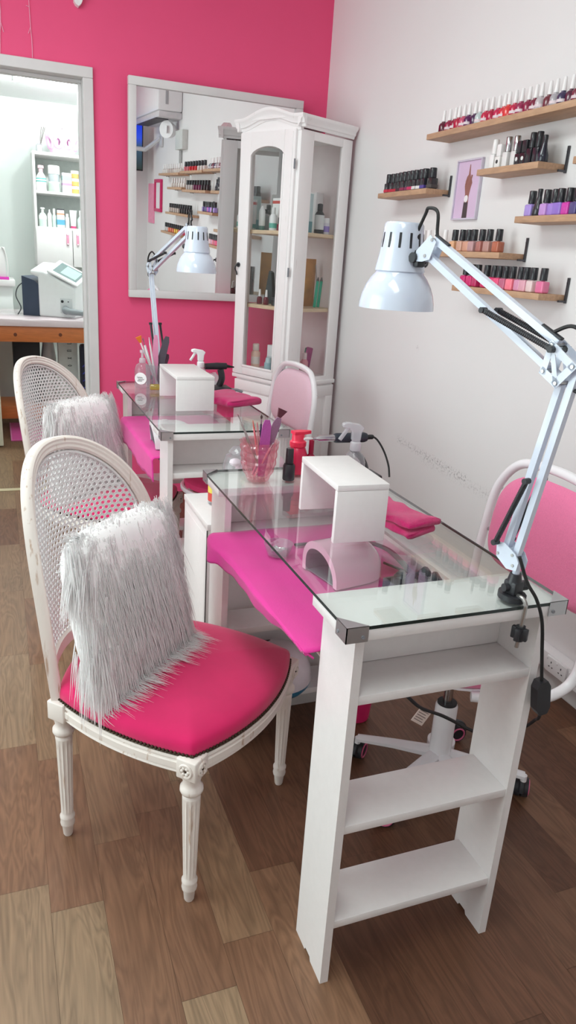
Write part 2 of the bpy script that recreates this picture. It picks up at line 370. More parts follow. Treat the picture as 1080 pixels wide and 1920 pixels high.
# skirting and cable trunking along the right wall
st('baseboard_right',MB().rbox(-.014,0,Y0,-.35,0,.074,.003),SKIRT)
t=MB().rbox(-.045,-.0005,-4.6,-.9,.076,.136,.004).build('trim_3',WHITEP); t['kind']='structure'
def socket(y,label):
    s=thing('wall_socket',label,'socket',(-.0455,y,.106))
    MB().rbox(-.006,0,-.045,.045,-.026,.026,.002).build('plate',WHITEP,s)
    mb=MB()
    for c in (-.022,.022):
        for dy,dz,w,h in ((0,.010,.003,.006),(-.007,-.006,.005,.003),(.007,-.006,.005,.003)): mb.box(-.0068,-.0058,c+dy-w/2,c+dy+w/2,dz-h/2,dz+h/2)
    mb.build('pin_holes',BLACK,s)
    mb=MB(); mb.rbox(-.0085,-.005,-.006,.001,.014,.022,.001); mb.rbox(-.0085,-.005,.038,.044,.014,.022,.001); mb.build('switch',WHITEP,s)
    return s
socket(-2.285,'white double wall socket on the trunking, further from the camera, beside the pink chair tube')
socket(-2.385,'white double wall socket on the trunking nearer the camera, cut by the photo edge')
# ------------------------------------------------------------------ manicure desks
DW=.412
def make_desk(name,label,loc,L):
    t=thing(name,label,'desk',loc)
    W=DW; PT=.016
    mb=MB(); mb.box(0,W,0,L,.744,.750,0)
    # polished rim of the pane is the dark-green material
    o=mb.build('glass_top',[GLASS,GEDGE],t,smooth=False)
    for p in o.data.polygons:
        if abs(p.normal.z)<.5: p.material_index=1
    for y0 in (0,L-.137):
        MB().rbox(.001,W-.001,y0+.001,y0+.136,.724,.7437,.0015).build('top_board',LAM,t)
        for x in (.0225,W-.0225-PT):
            mb=MB()
            # side panel with a small notch in its foot
            ya,yb=y0+.012,y0+.133; yn=(ya+yb)/2
            poly=[(ya,0),(yn-.012,0),(yn-.008,.008),(yn+.012,.008),(yn+.016,0),(yb,0),(yb,.7235),(ya,.7235)]
            mb.prism(poly,(x,0,0),(0,1,0),(0,0,1),(PT,0,0)); mb.build('side_panel',LAM,t,smooth=False)
        for z in (.616,.357,.144):
            MB().rbox(.0385,W-.0385,y0+.014,y0+.121,z-.017,z,.0012).build('shelf',LAM,t)
        MB().rbox(.0385,W-.0385,y0+.108,y0+.121,.6165,.7235,.001).build('apron_panel',LAM,t)
    MB().rbox(.03,W-.0385,.1335,L-.1335,.612,.630,.0015).build('middle_shelf',LAM,t)
    mb=MB(); mb.rbox(W-.052,W-.0385,.134,L-.134,.6305,.660,.002); mb.build('shelf_rail',LAM,t)
    for x,sx in ((0,1),(W,-1)):
        for y,sy in ((0,1),(L,-1)):
            mb=MB(); q=.036; e=.0016
            def bx(a0,a1,b0,b1,c0,c1,m=0):
                xa,xb=sorted((x+sx*a0,x+sx*a1)); ya,yb=sorted((y+sy*b0,y+sy*b1)); mb.box(xa,xb,ya,yb,c0,c1,m)
            bx(-e,q,-e,0,.7245,.7515); bx(-e,0,-e,q,.7245,.7515)
            tri=[(x-sx*e,y-sy*e),(x+sx*q,y-sy*e),(x-sx*e,y+sy*q)]
            mb.prism(tri,(0,0,.7505),(1,0,0),(0,1,0),(0,0,.0014))
            b=mb.build('corner_bracket',BRACK,t,smooth=False)
            for pa,pb in (((x+sx*.027,y-sy*e,.733),(x+sx*.027,y-sy*.0032,.733)),((x-sx*e,y+sy*.027,.733),(x-sx*.0032,y+sy*.027,.733))): MB().cyl(pa,pb,.003,n=10).build('screw',GREYP,b)
    return t
D1=V(-1.1545,-2.9647,0); L1=.853
D2=V(-1.178,-1.70,0); L2=.90
make_desk('manicure_desk','white glass-topped manicure desk in the foreground with three open shelves facing the camera',D1,L1)
make_desk('manicure_desk','white glass-topped manicure desk further back by the pink wall and cupboard',D2,L2)

def cloth(name,label,D,L,drop,over,wav=1.0):
    # one sheet laid over the middle shelf, hanging over the client's edge
    y0,y1=.137,L-.137; Z=.6335
    prof=[]
    xr=DW-.054
    for k in range(13): prof.append((xr-(xr+.0)*k/12,Z))
    n=7; r=.016
    prof=[(xr-(xr+over-r)*k/14,Z) for k in range(15)]
    for k in range(1,n+1):
        a=PI/2*k/n; prof.append((-over+r-r*math.sin(a),Z-r+r*math.cos(a)))
    for k in range(1,7): prof.append((-over-.002*k/6,Z-r-(drop-r)*k/6))
    nv=46
    def fn(u,v):
        i=u*(len(prof)-1); k=min(int(i),len(prof)-2); f=i-k
        x=prof[k][0]*(1-f)+prof[k+1][0]*f; z=prof[k][1]*(1-f)+prof[k+1][1]*f
        y=y0+(y1-y0)*v
        edge=max(0,(u-.5)*2)
        # soft wrinkles and a slightly rounded far corner
        w=.0028*math.sin(y*31+x*17)*edge+.002*math.sin(y*73+1.3)*edge
        flare=-.022*wav*edge*math.exp(-((v-.9)/.10)**2)+.010*wav*edge*math.exp(-((v-0)/.25)**2)
        if u<.62: w=0.0008*math.sin(y*40+x*30)
        flare+=.026*wav*edge*(1-v)**1.3
        if z<Z-.004 and wav>.5: z=Z-(Z-z)*(.45+.55*v)
        if z<Z-.008: z+= (.006*math.sin(y*13+.5)+.002)*edge
        yy=y-(edge**3)*.05*wav*max(0,v-.8)/.2
        return (D.x+x+flare,D.y+yy,z+w+.0012)
    mb=MB(); mb.grid(fn,28,nv)
    o=mb.build(name,PINKCLOTH,smooth=True,angle=180,solid=False)
    so=o.modifiers.new('thickness','SOLIDIFY'); so.thickness=.0035; so.offset=1
    return tag(o,label,'cloth')
cloth('shelf_cloth','hot pink cloth under the foreground desk glass, hanging towards the white chair',D1,L1,.045,.022)
cloth('shelf_cloth','hot pink cloth lying under the glass of the far desk, front hanging down',D2,L2,.085,.008,.3)

# nail curing lamps standing on the pink cloths: tunnel with domed back
def led_lamp(loc,rz,label,m,wide=.135,h=.078,dep=.15):
    t=thing('nail_curing_lamp',label,'lamp',loc,rz)
    mb=MB(); n=22
    # outer shell: arch sections from the open mouth (x=0) back to a rounded tail (x=dep)
    secs=[]
    for k in range(15):
        f=k/14; x=dep*f; s=math.sqrt(max(0.02,1-max(0,(f-.45)/.55)**2.4)); secs.append((x,s))
    vs=[];fs=[]
    for x,s in secs:
        for j in range(n):
            a=PI*j/(n-1); vs.append((x-.010*math.sin(a)*(1 if x==0 else 0),-wide/2*s*math.cos(a)*(.94+.06*abs(math.cos(a))),h*s*math.sin(a)**.75))
    for i in range(len(secs)-1):
        for j in range(n-1): fs.append((i*n+j,i*n+j+1,(i+1)*n+j+1,(i+1)*n+j))
    mb.add(vs,fs)
    # inner wall and rim
    b=len(mb.v); vi=[];fi=[]
    for x,q in ((0,.80),(.004,.76),(dep*.6,.70)):
        for j in range(n):
            a=PI*j/(n-1); vi.append((x-.010*math.sin(a)*(1 if x==0 else 0),-wide/2*q*math.cos(a),h*q*math.sin(a)**.75))
    for i in range(2):
        for j in range(n-1): fi.append((i*n+j,(i+1)*n+j,(i+1)*n+j+1,i*n+j+1))
    mb.add(vi,fi,1)
    rim=[(j,j+1,b+j+1,b+j) for j in range(n-1)]
    for f in rim: mb.f.append(f); mb.m.append(0)
    mb.build('housing',[m,GREYP],t,angle=60,solid=False)
    MB().box(.004,dep*.6,-wide*.36,wide*.36,.0006,.003).build('base_plate',GREYP,t)
    mb=MB()
    for a in (.35,.5,.65): mb.cyl((dep*.3,-wide/2*.69*math.cos(PI*a),h*.69*math.sin(PI*a)**.75),(dep*.3,-wide/2*.65*math.cos(PI*a),h*.65*math.sin(PI*a)**.75),.004,n=8)
    mb.build('led',GREYP,t)
    MB().rbox(.03,.05,-.012,.012,h*.985,h*1.0+.002,.002).build('button',WHITEP,t)
    return t
PALEPINKP=mat('pale_pink_gloss_plastic',(238,196,214),.15,var=.02,coat=.4)
led_lamp((-1.020,-2.560,.6385),math.radians(11),'pale pink arched nail curing lamp on pink cloth under the foreground desk glass',PALEPINKP,.128,.082,.15)
led_lamp((-1.145,-1.40,.6385),math.radians(-4),'white arched nail curing lamp on pink cloth under the far desk glass',WHITEP,.15,.082,.15)

# riser boxes: three-sided bridges
def riser(loc,rz,label,w,L,h):
    t=thing('desk_riser',label,'riser',loc,rz); T=.012
    MB().rbox(0,w,0,L,h-T,h,.0012).build('top_panel',LAM,t)
    MB().rbox(0,w,0,T,0,h-T-.0002,.0012).build('end_panel',LAM,t)
    MB().rbox(0,w,L-T,L,0,h-T-.0002,.0012).build('end_panel',LAM,t)
    return t
riser((-1.034,-2.642,.7503),math.radians(-3),'white riser bridge on the foreground desk beside the pink crystal cup',.108,.212,.118)
riser((-1.066,-1.40,.7503),math.radians(0),'white riser bridge on the far desk in front of the spray bottle',.132,.29,.118)

# ------------------------------------------------------------------ architect lamps
def make_lamp(label,base,az,E,A,Hd,zr,edge_dir,group=None):
    """base: point on the desk top; in the lamp's own plane x runs along the arm, z up from the desk top"""
    t=thing('desk_lamp',label,'lamp',base,az)
    # clamp jaw (black), sits over the desk edge
    c,s=math.cos(-az),math.sin(-az)
    ed=V(edge_dir[0]*c-edge_dir[1]*s, edge_dir[0]*s+edge_dir[1]*c,0).normalized(); sd=V(-ed.y,ed.x,0)
    mb=MB(); poly=[]
    for k in range(14):
        a=2*PI*k/14; poly.append((.026*math.cos(a),.022*math.sin(a)))
    mb.prism([(p[0]+.0,p[1]) for p in poly],(0,0,.0005),ed,sd,(0,0,.010))
    mb.rbox(-.013,.013,-.012,.012,.010,.034,.004); mb.cyl((0,0,.03),(0,0,.046),.013,.0095,n=14)
    mb.cyl(V(0,0,.022)+sd*.012,V(0,0,.022)+sd*.026,.009,n=10); mb.cyl(V(0,0,.022)-sd*.012,V(0,0,.022)-sd*.020,.007,n=10)
    mb.build('clamp',BLACK,t)
    p=[ed*.014+V(0,0,.012),ed*.028+V(0,0,.012),ed*.036+V(0,0,.006),ed*.037+V(0,0,-.006),ed*.033+V(0,0,-.075)]
    rod=MB().tube(smooth_path(p,5),.0036,8).build('clamp_screw',STEEL,t)
    kb=MB(); cpt=ed*.0345+V(0,0,-.048)
    for k in range(4):
        M=Matrix.Translation(cpt)@Matrix.Rotation(k*PI/2+.3,4,'Z'); kb.M=M; kb.rbox(.002,.014,-.0045,.0045,-.011,.011,.002)
    kb.M=Matrix.Identity(4); kb.cyl(cpt-V(0,0,.013),cpt+V(0,0,.013),.008,n=12); kb.build('knob',BLACK,rod)
    MB().cyl((0,0,.04),(0,0,.075),.0062,n=12).build('post',LAMPW,t)
    # lower bracket: two plates
    mb=MB()
    for y in (-.012,.0105): mb.prism([(-.008,.055),(.012,.052),(.036,.066),(.040,.09),(.024,.094),(-.002,.082),(-.010,.07)],(0,y,0),(1,0,0),(0,0,1),(0,.0015,0))
    lb=mb.build('lower_bracket',LAMPW,t,smooth=False)
    for x,z in ((0,.062),(.034,.072),(.004,.079)): MB().cyl((x,-.0135,z),(x,.0135,z),.0026,n=8).build('bolt',STEEL,lb)
    def arm(p0,p1,w): return MB().tube([p0,p1],w,4,up=(0,1,0))
    E=V(E[0],0,E[1]); A=V(A[0],0,A[1]); H_=V(Hd[0],0,Hd[1])
    dl=(E-V(0,0,.075)).normalized(); pl=V(-dl.z,0,dl.x)*-1
    off=.020
    b0=V(.004,0,.079); b1=V(.026,0,.085)
    e0=E+V(-.032,0,-.004); e1=E+V(-.008,0,-.030)
    w=.0078
    for a,b in ((b0,e0),(b1,e1)):
        arm(a,b,w).build('lower_arm',LAMPW,t,smooth=False)
    def spring(p0,p1,y):
        p0=V(p0.x,y,p0.z);p1=V(p1.x,y,p1.z); mb=MB(); d=(p1-p0); nC=34; L=d.length; dn=d.normalized()
        x=dn.orthogonal().normalized(); yy=dn.cross(x)
        pts=[]
        for k in range(nC*6+1):
            f=k/(nC*6); a=2*PI*nC*f; pts.append(p0+d*(.06+.88*f)+x*(.0040*math.cos(a))+yy*(.0040*math.sin(a)))
        mb.tube(pts,.0011,4); mb.cyl(p0+d*.05,p0+d*.93,.0042,n=8)
        mb.cyl(p0-V(0,.006,0),p0+V(0,.006,0),.005,n=8); mb.cyl(p1-V(0,.006,0),p1+V(0,.006,0),.005,n=8); mb.cyl(p0,p0+d*.08,.0045,n=8); mb.cyl(p1-d*.08,p1,.0045,n=8)
        return mb.build('spring',BLACK,t)
    m0=b1+(e1-b1)*.42
    for y in (-.020,.020): spring(V(.036,0,.092),b0+(e0-b0)*.42+V(.012,0,0),y)
    # elbow plates: open triangular frames
    mb=MB()
    up=(A-E).normalized()
    def bar(pa,pb,w_,y):
        d_=(pb-pa).normalized(); n_=V(-d_.z,0,d_.x)*w_; pa=pa-d_*w_*.8; pb=pb+d_*w_*.8
        q_=[pa+n_,pb+n_,pb-n_,pa-n_]; mb.prism([(p.x,p.z) for p in q_],(0,y,0),(1,0,0),(0,0,1),(0,.0015,0))
    k0,k1,k2,k3=V(-.032,0,.0),V(-.008,0,-.028),V(.010,0,.026),V(.018,0,-.014)
    for y in (-.0145,.013):
        for pa,pb,w_ in ((k0,k1,.006),(k0,k2,.006),(k1,k3,.006),(k3,k2,.0055),(k1,k2,.004)): bar(E+pa,E+pb,w_,y)
    eb=mb.build('elbow_bracket',LAMPW,t,smooth=False)
    for p in (E+k0,E+k1,E+k2,E+k3): MB().cyl((p.x,-.0160,p.z),(p.x,.0160,p.z),.0030,n=8).build('bolt',STEEL,eb)
    nU=V(-up.z,0,up.x)
    if nU.z<0: nU=-nU
    u0=E+V(.008,0,.028); u1=E+V(.018,0,-.010)
    a0=A+nU*.012; a1=A-nU*.018
    for a,b in ((u0,a0),(u1,a1)): arm(a,b,w).build('upper_arm',LAMPW,t,smooth=False)
    for y in (-.018,.018): spring(E+V(.006,0,.020),u1+(a1-u1)*.46+nU*.004,y)
    # head bracket
    jn=H_+V(-.052 if Hd[0]>A.x else .052,0,zr+.098-Hd[1]) if False else V(H_.x-.047,0,zr+.092)
    mb=MB()
    for y in (-.011,.0095): mb.prism([(a0.x+.006,a0.z+.008),(a0.x-.010,a0.z-.004),(a1.x-.012,a1.z-.006),(a1.x+.006,a1.z-.010),(jn.x-.004,jn.z-.006),(jn.x-.004,jn.z+.012)],(0,y,0),(1,0,0),(0,0,1),(0,.0015,0))
    hb=mb.build('head_bracket',LAMPW,t,smooth=False)
    for p in (a0,a1): MB().cyl((p.x,-.0125,p.z),(p.x,.0125,p.z),.003,n=8).build('bolt',STEEL,hb)
    mb=MB(); mb.rbox(jn.x-.010,jn.x+.004,-.010,.010,jn.z-.016,jn.z+.014,.004); mb.cyl((jn.x,-.016,jn.z),(jn.x,.016,jn.z),.009,n=12)
    mb.cyl((jn.x,-.014,jn.z-.004),(jn.x+.022,-.034,jn.z-.008),.007,.006,n=10); mb.ball((jn.x+.024,-.036,jn.z-.008),.009)
    mb.build('head_joint',BLACK,t)
    # shade: dome, neck and vented cap, open below
    R0=.0705; prof=[(R0,zr),(R0*.985,zr+.012),(R0*.94,zr+.026),(R0*.85,zr+.042),(R0*.74,zr+.055),(R0*.64,zr+.063),(R0*.62,zr+.068)]
    prof_in=[(r-.0016,z-.0002) for r,z in prof[::-1]]
    mb=MB(); mb.lathe(prof+prof_in,40,(H_.x,0,0),cap=False)
    k=len(prof)+len(prof_in)
    b=len(mb.v)-k*40
    for i in range(40): mb.f.append((b+i,b+(i+1)%40,b+(k-1)*40+(i+1)%40,b+(k-1)*40+i)); mb.m.append(0)
    sh=mb.build('lamp_shade',LAMPW,t,angle=50)
    mb=MB(); z0=zr+.067
    nk=[(R0*.66,z0),(R0*.645,z0+.006),(R0*.585,z0+.028),(R0*.535,z0+.052),(R0*.51,z0+.080),(R0*.47,z0+.084),(R0*.20,z0+.085)]
    mb.lathe(nk,36,(H_.x,0,0)); nk_o=mb.build('lamp_cap',LAMPW,t,angle=45)
    mb=MB()
    for k in range(12):
        a=2*PI*k/12+.2; r0=R0*.565; r1=R0*.535
        d=V(math.cos(a),math.sin(a),0); s_=V(-math.sin(a),math.cos(a),0)
        pa=V(H_.x,0,z0+.040)+d*(r0-.001); pb=V(H_.x,0,z0+.066)+d*(r1-.0015)
        mb.tube([pa,pb],.0026,6,flat=.45,up=tuple(d))
    mb.build('vent_slot',BLACK,nk_o)
    mb=MB(); mb.ball((H_.x,0,zr+.035),.022,.022,.028); mb.cyl((H_.x,0,zr+.055),(H_.x,0,zr+.08),.014,n=12); mb.build('bulb',MILKY,t)
    # cord: cap to arm, over the elbow
    mb=MB()
    mb.ball((H_.x-.030,-.004,z0+.060),.008,.008,.009)
    mb.tube(smooth_path([(H_.x-.028,-.004,z0+.062),(H_.x-.050,-.002,z0+.098),(a0.x+.030,0,z0+.108),(a0.x+.006,0,a0.z+.045),(a0.x,0,a0.z+.008),(a0.x-.018,0,a0.z-.002)],7),.0030,8)
    mb.build('cord',RUBBER,t); mb=MB()
    mb.tube([a0+V(.002,0,.008),a0+(u0-a0)*.10+nU*.007],.0042,6,flat=.6); mb.build('cord_clip',BLACK,t); mb=MB()
    mb.tube([u0+(a0-u0)*.13+nU*.006,u0+nU*.008],.0046,6,flat=.6); mb.build('cord_clip',BLACK,t); mb=MB()
    mb.tube(smooth_path([u0+(a0-u0)*.06+nU*.008,E+V(-.012,0,.055),E+V(-.050,0,.030),E+V(-.052,0,-.03),e0+(b0-e0)*.10+V(-.004,0,0)],7),.0030,8)
    mb.build('cord',RUBBER,t)
    return t
lp1=make_lamp('blue-white swing-arm lamp clamped to the near corner of the foreground desk',(-.835,-2.935,.7505),math.radians(102),(-.012,.394),(.289,.552),(.372,.44),.440,(0,-1,0))
lp2=make_lamp('blue-white swing-arm lamp on the far desk, in front of the wall mirror',(-1.02,-.832,.7505),math.radians(280),(-.052,.452),(.300,.592),(.372,.45),.449,(0,1,0))
# hanging lead of the near lamp with inline switch
def lamp_lead():
    c=MB().tube(smooth_path([(-.862,-2.968,.842),(-.845,-2.976,.80),(-.826,-2.984,.770),(-.808,-2.986,.729),(-.791,-2.982,.666),(-.776,-2.978,.608)],8),.0030,8)
    c2=MB().tube(smooth_path([(-.762,-2.976,.540),(-.754,-2.966,.518),(-.744,-2.945,.495),(-.740,-2.90,.42),(-.739,-2.89,.30),(-.739,-2.88,.05),(-.743,-2.86,.004),(-.746,-2.80,.004)],8),.0030,8)
    o=c.build('lead',RUBBER); o.parent=lp1; o.matrix_parent_inverse=(Matrix.Translation(lp1.location)@Matrix.Rotation(lp1.rotation_euler.z,4,'Z')).inverted(); c2.build('lower_lead',RUBBER,o)
    M=Matrix.Translation((-.770,-2.977,.574))@Matrix.Rotation(math.radians(-10),4,'Y')
    mb=MB(); mb.M=M; mb.prism([(-.014,-.022),(-.008,-.034),(.008,-.034),(.014,-.022),(.014,.022),(.008,.034),(-.008,.034),(-.014,.022)],(0,-.009,0),(1,0,0),(0,0,1),(0,.018,0)); mb.build('inline_switch',BLACK,o,smooth=False)
lamp_lead()
def tagged_cord():
    o=MB().tube(smooth_path([(-.96,-2.78,.60),(-.925,-2.76,.485),(-.889,-2.75,.448),(-.853,-2.75,.415),(-.798,-2.75,.386),(-.74,-2.75,.348),(-.700,-2.755,.318),(-.685,-2.765,.25),(-.69,-2.77,.10),(-.70,-2.775,.02),(-.72,-2.78,.004)],8),.0038,8).build('power_cord',RUBBER)
    tag(o,'black power cord with a white paper tag hanging under the foreground desk','cord')
    M=Matrix.Translation((-.848,-2.752,.402))@Matrix.Rotation(math.radians(35),4,'Y')
    mb=MB(); mb.M=M; mb.box(-.017,.017,-.0005,.0005,-.024,.010)
    tg=mb.build('paper_tag',plain((222,206,196),.8),o,smooth=False)
    mb=MB(); mb.M=M
    for k in range(5): mb.box(-.014,.012-.004*(k%2),-.0009,-.0005,.004-.0055*k,.0055-.0055*k)
    mb.build('printed_line',plain((120,106,100),.8),tg,smooth=False)
tagged_cord()
# ------------------------------------------------------------------ cane-back dining chairs
BOW,TILT=.105,.141
def back_pt(y,u,off=0):
    """point on the bowed, reclined back surface; off is forward"""
    k=1-min(1,(y/.206)**2)
    return V(-.16-u*math.sin(TILT)-BOW*k+off, y, .36+u*math.cos(TILT)+off*math.sin(TILT))
def arch(A,uc,b,e=2.24,n=56,u0=-.03):
    out=[(-A,u0+(uc-u0)*k/10) for k in range(10)]
    for k in range(n+1):
        t=PI*k/n; c,s=math.cos(t),math.sin(t)
        out.append((-A*math.copysign(abs(c)**(2/e),c),uc+b*abs(s)**(2/e)))
    return out+[(A,uc-(uc-u0)*(k+1)/10) for k in range(10)]
def arch_sd(y,u,A,uc,b,e=2.24):
    if u<=uc: return abs(y)/A
    return (abs(y/A)**e+abs((u-uc)/b)**e)**(1/e)
def seat_outline(n=40,grow=0.0):
    pts=[]
    fx,fy,rx,ry=.177,.205,-.16,.19
    for k in range(n): # front, right (-y) to left
        t=k/n; y=-fy+2*fy*t; pts.append((fx+.046*(1-(2*t-1)**2),y))
    for k in range(n): # left side going back
        t=k/n; pts.append((fx+(rx-fx)*t, fy+(ry-fy)*t+.022*(1-(2*t-1)**2)))
    for k in range(n):
        t=k/n; pts.append((rx-.070*(1-(2*t-1)**2), ry-2*ry*t))
    for k in range(n):
        t=k/n; pts.append((rx+(fx-rx)*t, -ry+(ry-fy)*t-.022*(1-(2*t-1)**2)))
    if grow:
        cx,cy=.02,0
        pts=[(x+(x-cx)/math.hypot(x-cx,y-cy)*grow,y+(y-cy)/math.hypot(x-cx,y-cy)*grow) for x,y in pts]
    return pts
def fluted_leg(top):
    def rf(r,z,a):
        if .066<z<.262: return r*(1-.13*abs(math.sin(6*a))**.6*min(1,(z-.066)/.012,(.262-z)/.012))
        return r
    prof=[(.0085,0),(.0105,.004),(.0125,.026),(.0150,.030),(.0162,.036),(.0150,.044),(.0162,.050),(.0165,.055),(.0132,.060),(.0134,.066)]
    prof+=[(.0134+(.0182-.0134)*k/14,.066+(.262-.066)*k/14) for k in range(1,15)]
    prof+=[(.0182,.266),(.0150,.270),(.0205,.274),(.0232,.280),(.0228,.287),(.0190,.291),(.0170,.297),(.0180,.305),(.0205,.312),(.0205,top)]
    return prof,rf
def cane_chair(loc,rz,label):
    t=thing('dining_chair',label,'chair',loc,rz,'cane-backed chairs beside the desks')
    for x,y in ((.177,-.205),(.177,.205),(-.16,-.19),(-.16,.19)):
        mb=MB(); prof,rf=fluted_leg(.316); mb.lathe(prof,48,(x,y,0),rf=rf)
        a=math.atan2(y,x); 
        mb.rbox(x-.0225,x+.0225,y-.0225,y+.0225,.314,.3585,.003)
        l=mb.build('leg',CHAIRW,t,angle=50)
        sx,sy=math.copysign(1,x),math.copysign(1,y)
        if x>0:
            mb=MB()
            for axis in (0,1):
                if axis==0: c=V(x+sx*.0225,y,.336); d=V(sx,0,0); u=V(0,1,0)
                else: c=V(x,y+sy*.0225,.336); d=V(0,sy,0); u=V(1,0,0)
                ring=[c+u*(.013*math.cos(k*PI/10))+V(0,0,.013*math.sin(k*PI/10))+d*.001 for k in range(20)]
                mb.tube(ring,.0028,6,closed=True)
                for k in range(6):
                    g=k*PI/3; p=c+u*(.0072*math.cos(g))+V(0,0,.0072*math.sin(g))+d*.0005; mb.ball(p,.0042,nu=8,nv=6)
            mb.build('rosette',CHAIRW,l)
            mb=MB()
            for axis in (0,1):
                c=V(x+sx*.024,y,.336) if axis==0 else V(x,y+sy*.024,.336); mb.ball(c,.0026,nu=8,nv=6)
            mb.build('rosette_eye',BRONZE,l)
    # seat rails: four moulded, bowed members
    o=seat_outline(40); n=40
    prof=[(-.008,-.021),(.006,-.021),(.010,-.016),(.007,-.012),(.012,-.007),(.012,.006),(.007,.010),(.011,.014),(.010,.0195),(-.008,.0195)]
    for s in range(4):
        idx=[(s*n+k)%(4*n) for k in range(n+1)]; pts=[V(*o[i],.336) for i in idx]
        fr=[]
        for k in range(len(pts)):
            a=pts[max(0,k-1)];b=pts[min(len(pts)-1,k+1)]; d=(b-a).normalized(); fr.append((V(d.y,-d.x,0),V(0,0,1)))
        MB().sweep(pts[2:-2],fr[2:-2],prof).build('seat_rail',CHAIRW,t,angle=30)
    # upholstered seat
    rings=[(1.0,.3565),(1.006,.364),(1.004,.374),(.99,.383),(.965,.389),(.92,.394),(.84,.400),(.72,.405),(.55,.410),(.36,.4135),(.18,.4155),(.02,.416)]
    cx,cy=.02,0; N_=len(o); vs=[];fs=[]
    oo=seat_outline(40,.006)
    for s_,z in rings: vs+=[(cx+(x-cx)*s_,cy+(y-cy)*s_,z) for x,y in oo]
    for i in range(len(rings)-1):
        for k in range(N_): fs.append((i*N_+k,i*N_+(k+1)%N_,(i+1)*N_+(k+1)%N_,(i+1)*N_+k))
    fs.append(tuple((len(rings)-1)*N_+k for k in range(N_)))
    seat=MB().add(vs,fs).build('seat',VELVET,t,angle=180)
    mb=MB(); oo=seat_outline(40,.0085); P=[V(x,y,.3605) for x,y in oo]+[V(*oo[0],.3605)]
    acc=0; step=.0082
    for i in range(len(P)-1):
        d=(P[i+1]-P[i]).length
        while acc<d: mb.ball(P[i].lerp(P[i+1],acc/d),.0036,nu=7,nv=5); acc+=step
        acc-=d
    mb.tube([p-V(0,0,.003) for p in P[:-1]],.0022,5,closed=True)
    mb.build('nail_trim',BRONZE,seat)
    # back frame: moulded arch, bowed
    c=arch(.191,.253,.238); pts=[back_pt(y,u) for y,u in c]; fr=[]
    for k in range(len(pts)):
        a=pts[max(0,k-1)];b=pts[min(len(pts)-1,k+1)]; d=(b-a).normalized()
        fwd=(back_pt(c[k][0],c[k][1],.01)-pts[k]).normalized(); # forward
        kx=2*BOW*c[k][0]/.206**2; fwd=V(1,-kx*.9,math.sin(TILT)).normalized()
        o_=d.cross(fwd).normalized(); fr.append((-o_ if o_.dot(V(0,c[k][0],c[k][1]-.25))<0 else o_,fwd))
    prof=[(.015,-.010),(.0165,0),(.015,.009),(.011,.0125),(.006,.0105),(.002,.0125),(-.003,.0105),(-.008,.0125),(-.013,.009),(-.015,0),(-.013,-.010),(0,-.0125)]
    MB().sweep(pts,fr,prof).build('back_frame',CHAIRW,t,angle=40)
    # lower back rail
    pts=[back_pt(-.185+.37*k/20,.055) for k in range(21)]; fr=[(V(0,0,1),V(1,0,0))]*21
    MB().sweep(pts,fr,[(-.014,-.009),(.014,-.009),(.014,.009),(-.014,.009)]).build('back_rail',CHAIRW,t)
    # caned panel with open octagonal holes
    mb=MB(); p=.0128; pv=.0118; rh=.0043
    ny=int(.4/p); nu_=int(.46/pv)
    for j in range(nu_):
        u=.07+pv*(j+.5)
        for i in range(-ny//2-1,ny//2+2):
            y=p*(i+(.5 if j%2 else 0))
            if arch_sd(y,u,.186,.253,.231)>1: continue
            sq=[(-1,-1),(0,-1),(1,-1),(1,0),(1,1),(0,1),(-1,1),(-1,0)]
            vs=[back_pt(y+a*p/2,u+b*pv/2) for a,b in sq]+[back_pt(y+rh*math.cos(math.atan2(b,a)),u+rh*1.02*math.sin(math.atan2(b,a)),.0012) for a,b in sq]
            mb.add(vs,[(k,(k+1)%8,8+(k+1)%8,8+k) for k in range(8)])
    o_=mb.build('cane_panel',CANE,t,smooth=False,solid=False); so=o_.modifiers.new('t','SOLIDIFY'); so.thickness=.0022; so.offset=0
    c2=arch(.173,.253,.218,u0=.06); MB().tube([back_pt(y,u,.006) for y,u in c2],.0032,6).build('cane_spline',CANE,t)
    return t
AN1=math.radians(-47); AN2=math.radians(-42)
def chair_loc(lf,an): return V(lf[0]+math.cos(an)*.16-math.sin(an)*.2, lf[1]+math.sin(an)*.16+math.cos(an)*.2,0)
CL1=chair_loc((-1.544,-2.445),AN1); CL2=chair_loc((-1.518,-1.172),AN2)
ch1=cane_chair(CL1,AN1,'cane-backed dining chair with hot pink velvet seat in the foreground')
dup(ch1,CL2,AN2,'cane-backed dining chair at the far desk, behind the foreground chair')

